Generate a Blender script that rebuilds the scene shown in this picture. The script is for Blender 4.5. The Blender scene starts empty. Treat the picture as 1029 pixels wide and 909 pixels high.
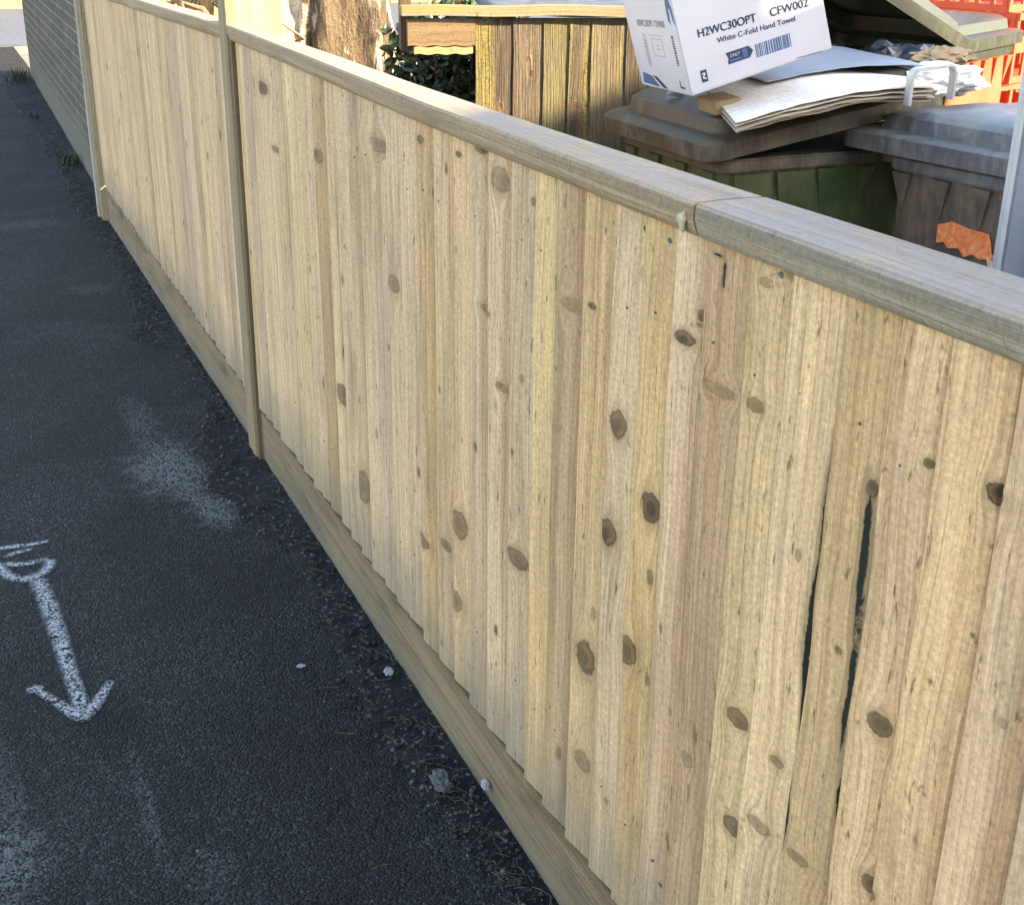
import bpy, bmesh, math, random
import numpy as np
from mathutils import Vector, Matrix, noise as mnoise
random.seed(7)
sc = bpy.context.scene
col = sc.collection
R = math.radians

# ------------------------------------------------------------------ camera
H = 1.6
cam_d = bpy.data.cameras.new('camera'); cam = bpy.data.objects.new('camera', cam_d); col.objects.link(cam)
rt = Vector((0.9158986, -0.4012373, 0.0117642)); up = Vector((0.1454366, 0.3590171, 0.92193)); fw = Vector((0.3741363, 0.8426834, -0.3871778))
m = Matrix.Identity(4)
for i in range(3):
    m[i][0] = rt[i]; m[i][1] = up[i]; m[i][2] = -fw[i]
m[2][3] = H
cam.matrix_world = m
cam_d.sensor_width = 36.0; cam_d.lens = 36 * 1300 / 1029; cam_d.clip_end = 800; cam_d.clip_start = 0.05
sc.camera = cam

# ------------------------------------------------------------------ light
SUN_AZ, SUN_EL = 138.0, 25.0
w = bpy.data.worlds.new('World'); sc.world = w; w.use_nodes = True
nt = w.node_tree; bg = nt.nodes['Background']
sky = nt.nodes.new('ShaderNodeTexSky'); sky.sky_type = 'NISHITA'; sky.sun_disc = False
sky.sun_elevation = R(SUN_EL); sky.sun_rotation = R(SUN_AZ); sky.air_density = 1.0; sky.dust_density = 1.2; sky.ozone_density = 1.0
nt.links.new(sky.outputs[0], bg.inputs[0]); bg.inputs[1].default_value = 0.15
sd = bpy.data.lights.new('sun', 'SUN'); sd.energy = 3.7; sd.angle = R(0.5); sd.color = (1.0, 0.86, 0.66)
so = bpy.data.objects.new('sun', sd); col.objects.link(so)
sdir = Vector((math.sin(R(SUN_AZ)) * math.cos(R(SUN_EL)), math.cos(R(SUN_AZ)) * math.cos(R(SUN_EL)), math.sin(R(SUN_EL))))
so.rotation_euler = sdir.to_track_quat('Z', 'Y').to_euler()
sc.view_settings.view_transform = 'Standard'; sc.view_settings.look = 'None'; sc.view_settings.gamma = 1
sc.view_settings.exposure = 2.7
sc.view_settings.use_white_balance = True; sc.view_settings.white_balance_temperature = 7150; sc.view_settings.white_balance_tint = 10
sc.render.engine = 'CYCLES'

# ------------------------------------------------------------------ helpers
def tag(o, label=None, cat=None, group=None, kind=None):
    if label: o['label'] = label
    if cat: o['category'] = cat
    if group: o['group'] = group
    if kind: o['kind'] = kind
    return o
def empty(name, loc=(0, 0, 0), rz=0):
    o = bpy.data.objects.new(name, None); col.objects.link(o); o.location = loc; o.rotation_euler = (0, 0, rz)
    o.empty_display_size = 0.1
    return o
def link(name, me, mat=None, parent=None, smooth=False):
    o = bpy.data.objects.new(name, me); col.objects.link(o)
    if mat: me.materials.append(mat)
    if parent: o.parent = parent
    if smooth:
        for p in me.polygons: p.use_smooth = True
    return o

class MB:
    """collects shapes into one mesh"""
    def __init__(s): s.v = []; s.f = []; s.uv = []
    def add(s, vs, fs):
        b = len(s.v); s.v += [tuple(v) for v in vs]; s.f += [tuple(i + b for i in f) for f in fs]
    def box(s, a, b, M=None, taper=None):
        x0, y0, z0 = a; x1, y1, z1 = b
        vs = [(x0,y0,z0),(x1,y0,z0),(x1,y1,z0),(x0,y1,z0),(x0,y0,z1),(x1,y0,z1),(x1,y1,z1),(x0,y1,z1)]
        if M is not None: vs = [M @ Vector(v) for v in vs]
        s.add(vs, [(0,3,2,1),(4,5,6,7),(0,1,5,4),(1,2,6,5),(2,3,7,6),(3,0,4,7)])
        return s
    def loft(s, rings, cap=True, closed=True):
        n = len(rings[0]); b = len(s.v)
        for r in rings: s.v += [tuple(p) for p in r]
        for i in range(len(rings) - 1):
            for j in range(n if closed else n - 1):
                k = (j + 1) % n
                s.f.append((b+i*n+j, b+i*n+k, b+(i+1)*n+k, b+(i+1)*n+j))
        if cap:
            s.f.append(tuple(b + j for j in reversed(range(n)))); s.f.append(tuple(b + (len(rings)-1)*n + j for j in range(n)))
        return s
    def tube(s, pts, r, n=10, cap=True):
        pts = [Vector(p) for p in pts]; rings = []
        rr = r if isinstance(r, (list, tuple)) else [r] * len(pts)
        pn = None
        for i, p in enumerate(pts):
            d = (pts[min(i+1, len(pts)-1)] - pts[max(i-1, 0)]).normalized()
            if pn is None:
                a = Vector((0, 0, 1)) if abs(d.z) < 0.9 else Vector((1, 0, 0)); u = d.cross(a).normalized()
            else: u = (pn - d * pn.dot(d)).normalized()
            pn = u; v = d.cross(u)
            rings.append([p + (u * math.cos(t) + v * math.sin(t)) * rr[i] for t in [2*math.pi*k/n for k in range(n)]])
        return s.loft(rings, cap)
    def build(s, name, mat=None, parent=None, smooth=False, bevel=0, seg=2, angle=40):
        me = bpy.data.meshes.new(name); me.from_pydata(s.v, [], s.f); me.validate()
        bm = bmesh.new(); bm.from_mesh(me); bmesh.ops.recalc_face_normals(bm, faces=bm.faces)
        if bevel:
            es = [e for e in bm.edges if len(e.link_faces) == 2 and e.calc_face_angle(0) > R(30)]
            bmesh.ops.bevel(bm, geom=es, offset=bevel, segments=seg, affect='EDGES', clamp_overlap=True)
        bm.to_mesh(me); bm.free()
        if smooth or bevel:
            for p in me.polygons: p.use_smooth = True
            try: me.set_sharp_from_angle(angle=R(angle))
            except Exception: pass
        return link(name, me, mat, parent)

def rrect(x0, y0, x1, y1, r, z, n=5, M=None):
    out = []
    for cx, cy, a0 in ((x1-r, y1-r, 0), (x0+r, y1-r, 90), (x0+r, y0+r, 180), (x1-r, y0+r, 270)):
        for k in range(n + 1):
            a = R(a0 + 90 * k / n); out.append(Vector((cx + r*math.cos(a), cy + r*math.sin(a), z)))
    return [M @ p for p in out] if M else out

# ------------------------------------------------------------------ material helpers
class NT:
    def __init__(s, name):
        s.m = bpy.data.materials.new(name); s.m.use_nodes = True; s.t = s.m.node_tree; s.t.nodes.clear()
        s.out = s.n('OutputMaterial'); s.b = s.n('BsdfPrincipled'); s.t.links.new(s.b.outputs[0], s.out.inputs[0])
        s.b.inputs['Roughness'].default_value = 0.8
        s.b.inputs['Specular IOR Level'].default_value = 0.3
    def n(s, k): return s.t.nodes.new('ShaderNode' + k)
    def set(s, sock, v):
        if hasattr(v, 'is_output') or isinstance(v, bpy.types.NodeSocket): s.t.links.new(v, sock)
        else:
            try: sock.default_value = v
            except Exception: sock.default_value = (*v, 1) if len(v) == 3 else v
    def attr(s, name, out='Fac'):
        a = s.n('Attribute'); a.attribute_name = name; return a.outputs[out]
    def coord(s, k='Object'): return s.n('TexCoord').outputs[k]
    def pos(s): return s.n('NewGeometry').outputs['Position']
    def vmul(s, v, k):
        n = s.n('VectorMath'); n.operation = 'MULTIPLY'; s.set(n.inputs[0], v); s.set(n.inputs[1], k); return n.outputs[0]
    def vadd(s, v, k):
        n = s.n('VectorMath'); n.operation = 'ADD'; s.set(n.inputs[0], v); s.set(n.inputs[1], k); return n.outputs[0]
    def vlen(s, v):
        n = s.n('VectorMath'); n.operation = 'LENGTH'; s.set(n.inputs[0], v); return n.outputs['Value']
    def sep(s, v):
        n = s.n('SeparateXYZ'); s.set(n.inputs[0], v); return n.outputs
    def comb(s, x, y, z):
        n = s.n('CombineXYZ'); s.set(n.inputs[0], x); s.set(n.inputs[1], y); s.set(n.inputs[2], z); return n.outputs[0]
    def math(s, op, a, b=None, c=None, clamp=False):
        n = s.n('Math'); n.operation = op; n.use_clamp = clamp; s.set(n.inputs[0], a)
        if b is not None: s.set(n.inputs[1], b)
        if c is not None: s.set(n.inputs[2], c)
        return n.outputs[0]
    def noise(s, v, scale, detail=4, rough=0.55, dist=0, out='Fac'):
        n = s.n('TexNoise'); s.set(n.inputs['Vector'], v); n.inputs['Scale'].default_value = scale
        n.inputs['Detail'].default_value = detail; n.inputs['Roughness'].default_value = rough; n.inputs['Distortion'].default_value = dist
        return n.outputs[out]
    def voro(s, v, scale, feature='F1', out='Distance', rnd=1):
        n = s.n('TexVoronoi'); n.feature = feature; s.set(n.inputs['Vector'], v); n.inputs['Scale'].default_value = scale
        n.inputs['Randomness'].default_value = rnd
        return n.outputs[out]
    def ramp(s, f, stops, interp='LINEAR'):
        n = s.n('ValToRGB'); s.set(n.inputs[0], f); e = n.color_ramp.elements; n.color_ramp.interpolation = interp
        while len(e) < len(stops): e.new(0.5)
        for i, (p, c) in enumerate(stops):
            e[i].position = p; e[i].color = (c, c, c, 1) if isinstance(c, (int, float)) else (*c, 1)
        return n.outputs[0]
    def map(s, f, a, b, c=0.0, d=1.0):
        n = s.n('MapRange'); n.clamp = True; n.interpolation_type = 'SMOOTHSTEP'; s.set(n.inputs[0], f)
        for i, k in enumerate((a, b, c, d)): s.set(n.inputs[i+1], k)
        return n.outputs[0]
    def mix(s, f, a, b, mode='MIX'):
        n = s.n('Mix'); n.data_type = 'RGBA'; n.blend_type = mode; n.clamp_factor = True
        s.set(n.inputs[0], f); s.set(n.inputs[6], a); s.set(n.inputs[7], b); return n.outputs[2]
    def bump(s, h, dist=0.002, strength=1.0, prev=None):
        n = s.n('Bump'); s.set(n.inputs['Height'], h); n.inputs['Distance'].default_value = dist; n.inputs['Strength'].default_value = strength
        if prev is not None: s.set(n.inputs['Normal'], prev)
        return n.outputs[0]
    def fin(s, color=None, rough=None, normal=None, spec=None):
        if color is not None: s.set(s.b.inputs['Base Color'], color)
        if rough is not None: s.set(s.b.inputs['Roughness'], rough)
        if normal is not None: s.set(s.b.inputs['Normal'], normal)
        if spec is not None: s.b.inputs['Specular IOR Level'].default_value = spec
        return s.m

def plain(name, c, rough=0.6, var=0.15, scale=12, spec=0.3, bump=0.0, bscale=80):
    t = NT(name); v = t.coord(); n = t.noise(v, scale, 5, 0.65)
    col_ = t.mix(1.0, c, t.ramp(n, [(0.25, 1 - var), (0.75, 1 + var)]), 'MULTIPLY')
    nm = t.bump(t.noise(v, bscale, 3), bump, 0.7) if bump else None
    return t.fin(col_, rough, nm, spec)

# --- board timber driven by per-vertex grain coordinates
def timber(name, rough=0.82, dirt=(0.0, 0.0), fine=1.0, stain=0.35, lichen=None, bumpd=0.0009, weather=None):
    """expects point attributes: grain (across m, along m, seed), knot (dx,dy in radii, strength), tint (colour), crack (float)"""
    t = NT(name)
    g = t.attr('grain', 'Vector'); gs = t.sep(g)
    kn = t.attr('knot', 'Vector'); ks = t.sep(kn)
    tint = t.attr('tint', 'Color'); crk = t.attr('crack', 'Fac')
    seed = t.math('MULTIPLY', gs[2], 37.0)
    # growth bands: wide, slow, running along the board
    vb = t.comb(t.math('MULTIPLY', gs[0], 62.0), t.math('MULTIPLY', gs[1], 1.1), seed)
    bands = t.noise(vb, 1.0, 2.5, 0.5, 0.25)
    vf = t.comb(t.math('MULTIPLY', gs[0], 330.0), t.math('MULTIPLY', gs[1], 5.0), seed)
    fib = t.noise(vf, 1.0, 3, 0.6)
    ring = t.math('SINE', t.math('ADD', t.math('MULTIPLY', gs[0], 560.0), t.math('MULTIPLY', bands, 14.0)))
    line = t.map(ring, 0.55, 1.0)
    vs = t.comb(t.math('MULTIPLY', gs[0], 16.0), t.math('MULTIPLY', gs[1], 2.6), seed)
    st = t.noise(vs, 1.0, 5, 0.62, 0.4)
    c = t.mix(1.0, tint, t.ramp(bands, [(0.3, (1.10, 1.11, 1.12)), (0.5, (1.0, 1.0, 1.0)), (0.68, (0.86, 0.80, 0.73))]), 'MULTIPLY')
    c = t.mix(t.math('MULTIPLY', line, 0.30 * fine), c, t.mix(1.0, c, (0.62, 0.52, 0.40, 1), 'MULTIPLY'))
    c = t.mix(0.8 * fine, c, t.mix(1.0, c, t.ramp(fib, [(0.3, 0.74), (0.6, 1.10)]), 'MULTIPLY'))
    c = t.mix(stain, c, t.mix(1.0, c, t.ramp(st, [(0.28, (0.42, 0.42, 0.42)), (0.46, (0.9, 0.9, 0.9)), (0.72, (1.16, 1.15, 1.12))]), 'MULTIPLY'))
    # short dark scuffs and rot specks along the grain
    ps = t.sep(t.pos()); vd = t.comb(t.math('MULTIPLY', t.math('ADD', ps[1], ps[0]), 130.0), t.math('MULTIPLY', ps[2], 26.0), t.math('ADD', seed, 5.0))
    sp = t.noise(vd, 1.0, 3, 0.6, 0.2)
    c = t.mix(t.math('MULTIPLY', t.map(sp, 0.61, 0.74), 0.8), c, (0.13, 0.07, 0.03, 1))
    # mottled grain of the surface (grey fungus bloom)
    vm = t.noise(t.pos(), 160, 3, 0.75)
    c = t.mix(0.8, c, t.mix(1.0, c, t.ramp(vm, [(0.3, 0.68), (0.7, 1.25)]), 'MULTIPLY'))
    gm = t.noise(t.comb(t.math('MULTIPLY', gs[0], 45.0), t.math('MULTIPLY', gs[1], 3.5), t.math('ADD', seed, 11.0)), 1.0, 6, 0.75)
    c = t.mix(t.math('MULTIPLY', t.map(gm, 0.54, 0.72), 0.5), c, (0.20, 0.165, 0.115, 1))
    pv = t.comb(t.math('MULTIPLY', t.math('ADD', ps[1], ps[0]), 15.0), t.math('MULTIPLY', ps[2], 8.5), seed)
    pd = t.math('ADD', t.voro(pv, 1.0), t.math('MULTIPLY', t.math('SUBTRACT', t.noise(t.pos(), 120, 2), 0.5), 0.05)); prs = t.sep(t.voro(pv, 1.0, out='Color'))
    pr = t.math('MULTIPLY', t.map(prs[0], 0.45, 1.0), 0.062)
    pk = t.math('MULTIPLY', t.map(t.math('DIVIDE', pd, t.math('ADD', pr, 0.0001)), 1.15, 0.75), t.map(prs[1], 0.15, 0.5))
    c = t.mix(t.math('MULTIPLY', t.map(t.math('DIVIDE', pd, t.math('ADD', pr, 0.0001)), 3.2, 1.0), 0.22), c, (0.20, 0.12, 0.05, 1))
    c = t.mix(t.math('MULTIPLY', pk, 0.92), c, (0.085, 0.05, 0.03, 1))
    # knots
    wob = t.noise(t.comb(ks[0], ks[1], seed), 1.5, 5, 0.7)
    r = t.math('ADD', t.vlen(t.comb(ks[0], ks[1], 0.0)), t.math('MULTIPLY', t.math('SUBTRACT', wob, 0.5), 1.0))
    halo = t.math('MULTIPLY', t.map(r, 2.4, 1.0), ks[2])
    c = t.mix(t.math('MULTIPLY', halo, 0.45), c, (0.26, 0.15, 0.06, 1))
    core = t.math('MULTIPLY', t.map(r, 1.15, 0.80), ks[2])
    rr = t.noise(t.comb(t.math('MULTIPLY', r, 5.0), seed, t.math('MULTIPLY', wob, 1.5)), 1.0, 3, 0.6)
    kc = t.mix(t.map(rr, 0.38, 0.62), (0.17, 0.082, 0.030, 1), (0.075, 0.036, 0.015, 1))
    kc = t.mix(t.math('MULTIPLY', t.map(r, 0.6, 0.2), t.map(t.noise(t.comb(seed, ks[1], ks[0]), 2.0, 4, 0.7), 0.35, 0.6)), kc, (0.035, 0.022, 0.014, 1))
    cres = t.vlen(t.comb(t.math('ADD', ks[0], t.math('MULTIPLY', t.math('SUBTRACT', t.math('FRACT', t.math('MULTIPLY', seed, 3.7)), 0.5), 0.9)), t.math('ADD', ks[1], t.math('MULTIPLY', t.math('SUBTRACT', t.math('FRACT', t.math('MULTIPLY', seed, 7.3)), 0.5), 0.9)), 0.0))
    kc = t.mix(t.map(t.math('ADD', cres, t.math('MULTIPLY', wob, 0.5)), 1.0, 0.6), kc, (0.030, 0.018, 0.011, 1))
    c = t.mix(t.math('MULTIPLY', core, 0.93), c, kc)
    rim = t.math('MULTIPLY', t.math('MULTIPLY', t.map(r, 0.8, 0.98), t.map(r, 1.2, 1.02)), ks[2])
    c = t.mix(t.math('MULTIPLY', rim, 0.85), c, (0.045, 0.03, 0.02, 1))
    # resin / rot cracks
    ck = t.math('ADD', crk, t.math('MULTIPLY', t.math('SUBTRACT', t.noise(t.pos(), 110, 4, 0.7), 0.5), 1.3))
    c = t.mix(t.math('MULTIPLY', t.map(ck, 3.6, 0.9), 0.6), c, (0.20, 0.125, 0.06, 1))
    c = t.mix(t.map(ck, 1.15, 0.75), c, (0.016, 0.018, 0.013, 1))
    if dirt[1] > 0:   # mud splashed up from the path
        z = t.sep(t.pos())[2]
        dm = t.math('ADD', z, t.math('MULTIPLY', t.math('SUBTRACT', t.noise(t.pos(), 9, 5, 0.65), 0.5), 0.25))
        c = t.mix(t.math('MULTIPLY', t.map(dm, dirt[1], dirt[0]), 0.6), c, (0.13, 0.12, 0.095, 1))
    if lichen:
        u = t.noise(t.comb(t.math('MULTIPLY', gs[0], 7.0), t.math('MULTIPLY', gs[1], 0.8), seed), 1.0, 3, 0.5)
        sp2 = t.noise(t.pos(), 140, 3, 0.7)
        msk = t.math('MULTIPLY', t.map(u, 0.50, 0.60), t.map(sp2, 0.34, 0.56))
        c = t.mix(t.math('MULTIPLY', msk, lichen), c, (0.24, 0.195, 0.05, 1))
    if weather:
        upn = t.map(t.sep(t.n('NewGeometry').outputs['Normal'])[2], 0.3, 0.9); upf = t.math('ADD', t.math('MULTIPLY', upn, 0.75), 0.25)
        c = t.mix(t.math('MULTIPLY', t.math('MULTIPLY', t.map(t.noise(t.pos(), 14, 5, 0.7), 0.25, 0.6), weather), upf), c, (0.235, 0.225, 0.215, 1))
    hgt = t.math('ADD', t.math('MULTIPLY', fib, 0.7), t.math('MULTIPLY', line, -0.35))
    hgt = t.math('ADD', hgt, t.math('MULTIPLY', core, 0.5))
    hgt = t.math('ADD', hgt, t.math('MULTIPLY', t.map(ck, 1.3, 0.6), -3.0))
    return t.fin(c, rough, t.bump(hgt, bumpd, 1.0), 0.25)

M = {}
M['board'] = timber('softwood_featheredge', dirt=(0.14, 0.42), stain=0.5)
M['rail'] = timber('weathered_rail_timber', stain=0.55, weather=0.6)
M['gravel'] = timber('gravel_board_timber', dirt=(-0.04, 0.15), stain=1.0, weather=0.0, bumpd=0.003)
M['post'] = timber('post_timber', stain=0.4)
M['old'] = timber('old_lichened_boards', stain=1.0, lichen=0.75, bumpd=0.012, fine=1.0)

def grain_mesh(name, verts, faces, mat, parent, grain, knot, tint, crack, smooth=False):
    me = bpy.data.meshes.new(name); me.from_pydata(verts, [], faces)
    n = len(verts)
    a = me.attributes.new('grain', 'FLOAT_VECTOR', 'POINT'); a.data.foreach_set('vector', np.asarray(grain, dtype=np.float32).ravel())
    a = me.attributes.new('knot', 'FLOAT_VECTOR', 'POINT'); a.data.foreach_set('vector', np.asarray(knot, dtype=np.float32).ravel())
    a = me.attributes.new('tint', 'FLOAT_COLOR', 'POINT')
    a.data.foreach_set('color', np.concatenate([np.asarray(tint, dtype=np.float32), np.ones((n, 1), np.float32)], 1).ravel())
    a = me.attributes.new('crack', 'FLOAT', 'POINT'); a.data.foreach_set('value', np.asarray(crack, dtype=np.float32))
    return link(name, me, mat, parent, smooth)

def plank_attrs(U, V, seed, knots, spec_cracks=None):
    """U across, V along (arrays, metres); knots = (u, v, ru, rv, strength)"""
    gu = U.copy(); kd = np.full(U.shape, 1e9); kd2 = np.full(U.shape, 1e9); kx = np.full(U.shape, 9.0); ky = np.full(U.shape, 9.0); kst = np.zeros(U.shape)
    gu = gu + 0.0035 * np.sin(V * 5.3 + seed * 40) + 0.002 * np.sin(V * 13.1 + seed * 90)
    for (u, v, ru, rv, s) in knots:
        dx = (U - u) / ru; dy = (V - v) / rv; d = np.hypot(dx, dy)
        push = np.exp(-(dx ** 2) / 5.0 - (dy ** 2) / 6.5)
        gu = gu - np.sign(dx) * ru * 0.95 * push * np.minimum(1, np.abs(dx) * 1.4)
        mk = d < kd; kd2 = np.where(mk, kd, np.minimum(kd2, d)); kd = np.where(mk, d, kd); kx = np.where(mk, dx, kx); ky = np.where(mk, dy, ky); kst = np.where(mk, s, kst)
    kst = np.where(kd < 3.0, kst, 0.0); kst = np.where((kd > 1.5) & (kd2 - kd < 1.6), 0.0, kst)
    return gu, kx, ky, kst

def plank(name, fn, nu, nv, Lu, Lv, tint, mat, parent=None, knots=(), u0=0, v0=0, smooth=False):
    """closed-profile member: fn(i,j)->(x,y,z) for i in 0..nu-1 around (closed), j along; caps added"""
    us = np.linspace(0, Lu, nu); vs = np.linspace(0, Lv, nv); U, V = np.meshgrid(us, vs, indexing='ij')
    seed = random.random(); gu, kx, ky, ks = plank_attrs(U, V, seed, knots)
    verts = [fn(i, j) for i in range(nu) for j in range(nv)]
    faces = [(i*nv+j, ((i+1) % nu)*nv+j, ((i+1) % nu)*nv+j+1, i*nv+j+1) for i in range(nu) for j in range(nv-1)]
    faces.append(tuple(i*nv for i in range(nu))[::-1]); faces.append(tuple(i*nv+nv-1 for i in range(nu)))
    grain = np.stack([gu.ravel(), V.ravel(), np.full(nu*nv, seed)], 1); knot = np.stack([kx.ravel(), ky.ravel(), ks.ravel()], 1)
    o = grain_mesh(name, verts, faces, mat, parent, grain, knot, np.tile(np.array(tint), (nu*nv, 1)), np.full(nu*nv, 20.0), smooth)
    bm = bmesh.new(); bm.from_mesh(o.data); bmesh.ops.recalc_face_normals(bm, faces=bm.faces); bm.to_mesh(o.data); bm.free()
    return o

# ------------------------------------------------------------------ ground
def sheet(name, x0, y0, x1, y1, z, mat, kind='structure', nx=1, ny=1, zf=None):
    vs = []; fs = []
    for j in range(ny + 1):
        for i in range(nx + 1):
            x = x0 + (x1-x0)*i/nx; y = y0 + (y1-y0)*j/ny; vs.append((x, y, z + (zf(x, y) if zf else 0)))
    for j in range(ny):
        for i in range(nx):
            a = j*(nx+1)+i; fs.append((a, a+1, a+nx+2, a+nx+1))
    me = bpy.data.meshes.new(name); me.from_pydata(vs, [], fs); o = link(name, me, mat, None, True); tag(o, kind=kind); return o

t = NT('grass_ground'); p = t.pos()
M['ground'] = t.fin(t.ramp(t.noise(p, 3, 6, 0.7), [(0.3, (0.03, 0.045, 0.015)), (0.7, (0.08, 0.09, 0.035))]), 0.95, t.bump(t.noise(p, 40, 4), 0.02))
sheet('ground', -300, -300, 300, 300, -0.03, M['ground'])

# asphalt
t = NT('asphalt'); p = t.pos()
cellc = t.voro(p, 165, out='Color'); cd = t.voro(p, 165)
cell2 = t.voro(p, 95, out='Color'); c2 = t.sep(cell2)[0]
c1 = t.sep(cellc)[0]
base = t.ramp(t.noise(p, 2.2, 5, 0.6, 0.5), [(0.3, (0.009, 0.0092, 0.0100)), (0.5, (0.015, 0.0155, 0.0168)), (0.72, (0.027, 0.0278, 0.0295))])
c = t.mix(1.0, base, t.ramp(c1, [(0.0, 0.3), (0.55, 0.85), (0.82, 1.5), (1.0, 3.2)]), 'MULTIPLY')
c = t.mix(t.math('MULTIPLY', t.map(c2, 0.975, 0.99), t.map(t.voro(p, 95), 0.36, 0.2)), c, (0.13, 0.13, 0.13, 1))
c = t.mix(t.math('MULTIPLY', t.map(t.noise(p, 9, 6, 0.7, 0.6), 0.60, 0.78), 0.45), c, (0.055, 0.057, 0.06, 1))
def blob(t, p, cx, cy, rx, ry, n=0.5, sc=9):
    q = t.vmul(t.vadd(p, (-cx, -cy, 0)), (1/rx, 1/ry, 0)); r = t.vlen(q)
    r = t.math('ADD', r, t.math('MULTIPLY', t.math('SUBTRACT', t.noise(p, sc, 5, 0.7), 0.5), n * 2))
    return r
# worn, dusty patches where the surface has lost its bitumen
for (cx, cy, rx, ry, s) in ((0.52, 3.75, 0.13, 0.26, 1.0), (0.58, 3.42, 0.07, 0.15, 0.95), (0.50, 4.15, 0.06, 0.3, 0.4), (-0.07, 2.05, 0.08, 0.14, 0.5), (-0.06, 2.2, 0.04, 0.35, 0.25),
                            (0.19, 2.12, 0.018, 0.24, 0.3), (0.26, 1.90, 0.05, 0.10, 0.22), (0.30, 7.3, 0.3, 0.12, 0.3), (0.55, 5.9, 0.12, 0.10, 0.25)):
    r = blob(t, p, cx, cy, rx, ry, 0.9, 16)
    c = t.mix(t.math('MULTIPLY', t.math('MULTIPLY', t.map(r, 1.3, 0.3), s), t.map(c1, 0.05, 0.75)), c, (0.155, 0.158, 0.16, 1))
for (cx, cy, rx, ry, s) in ((0.55, 2.1, 0.22, 0.6, 0.7), (0.5, 3.0, 0.2, 0.3, 0.5), (0.17, 2.42, 0.10, 0.10, 0.7), (0.34, 2.9, 0.10, 0.5, 0.35), (0.3, 3.3, 0.12, 0.09, 0.3)):
    r = blob(t, p, cx, cy, rx, ry, 0.7, 10); c = t.mix(t.math('MULTIPLY', t.map(r, 1.2, 0.4), s), c, t.mix(1.0, c, (0.45, 0.45, 0.46, 1), 'MULTIPLY'))
hh = t.math('ADD', t.math('MULTIPLY', c1, 0.6), t.math('MULTIPLY', cd, -1.6))
hh = t.math('ADD', hh, t.math('MULTIPLY', t.noise(p, 60, 3), 0.8))
nm = t.bump(t.noise(p, 3.5, 3), 0.02, 0.5); nm = t.bump(hh, 0.0065, 1.0, nm)
M['asphalt'] = t.fin(c, 0.85, nm, 0.25)
def pathz(x, y):
    b = 0.005 * mnoise.noise(Vector((x * 2.2, y * 1.3, 0))) + 0.004 * mnoise.noise(Vector((x*6, y*5, 3)))
    return b + 0.004 + max(0, y - 5) * 0.006
sheet('path', -1.6, -3, 0.96, 16.465, 0.0, M['asphalt'], nx=28, ny=200, zf=pathz)

# soil strip between the tarmac and the fence (ragged tarmac edge)
t = NT('damp_soil'); p = t.pos()
c = t.ramp(t.noise(p, 26, 7, 0.75), [(0.3, (0.004, 0.004, 0.004)), (0.55, (0.010, 0.0095, 0.009)), (0.80, (0.035, 0.032, 0.027))])
c = t.mix(t.map(t.sep(t.voro(p, 120, out='Color'))[0], 0.93, 0.99), c, (0.13, 0.12, 0.11, 1))
M['soil'] = t.fin(c, 0.9, t.bump(t.math('ADD', t.noise(p, 70, 6, 0.8), t.math('MULTIPLY', t.noise(p, 220, 3), 0.5)), 0.014), 0.3)
edge = [(-3, 0.72), (1.6, 0.725), (1.76, 0.72), (1.98, 0.70), (2.25, 0.675), (2.6, 0.70), (3.03, 0.73), (3.35, 0.66), (3.57, 0.60), (3.75, 0.625), (3.95, 0.625), (4.15, 0.70), (4.33, 0.755), (4.6, 0.76), (4.92, 0.75), (5.02, 0.66), (5.13, 0.60), (5.3, 0.66), (5.7, 0.70), (6.2, 0.72), (6.9, 0.70), (7.5, 0.68), (9, 0.72), (12, 0.66), (16.6, 0.70)]
def soil_edge(y):
    for (a, xa), (b, xb) in zip(edge, edge[1:]):
        if a <= y <= b:
            f = (y-a)/(b-a); f = f*f*(3-2*f); return xa + (xb-xa)*f
    return 0.7
vs = []; fs = []; ys = np.arange(-3, 16.46, 0.02); K = 8
for j, y in enumerate(ys):
    e = soil_edge(y) - 0.02 + 0.022 * mnoise.fractal(Vector((0.5, y * 8, 1)), 1.0, 2.0, 4)
    for k in range(K + 1):
        x = e + (0.99 - e) * (k / K) ** 1.2
        z = pathz(x, y) + 0.005 + (0.006 * mnoise.fractal(Vector((x*28, y*28, 0)), 1, 2, 3) if k else 0)
        if k == 0: z = pathz(x, y) - 0.004
        vs.append((x, y, z))
for j in range(len(ys) - 1):
    for k in range(K): a = j*(K+1)+k; fs.append((a, a+1, a+K+2, a+K+1))
me = bpy.data.meshes.new('soil_strip'); me.from_pydata(vs, [], fs); tag(link('soil_strip', me, M['soil'], None, True), kind='structure')

# yard behind the fence, road beyond the path
t = NT('yard_concrete'); p = t.pos()
M['yard'] = t.fin(t.ramp(t.noise(p, 6, 6, 0.7), [(0.3, (0.12, 0.105, 0.08)), (0.7, (0.24, 0.21, 0.17))]), 0.9, t.bump(t.noise(p, 90, 4), 0.003))
sheet('yard', 1.001, -2.9, 9, 16.6, -0.004, M['yard'])
t = NT('pale_paving'); p = t.pos()
M['pave'] = t.fin(t.ramp(t.noise(p, 14, 6, 0.8), [(0.35, (0.045, 0.05, 0.065)), (0.6, (0.11, 0.12, 0.145))]), 0.85, t.bump(t.noise(p, 60, 4), 0.004))
sheet('pavement', -6, 16.55, 9, 22.5, 0.0785, M['pave'])
mb = MB(); mb.box((-6, 16.47, -0.05), (9, 16.545, 0.0765)); tag(mb.build('kerb', M['yard'], bevel=0.01), kind='structure')
sheet('verge', -30, -3, -1.62, 16.6, 0.012, M['ground'])

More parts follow.
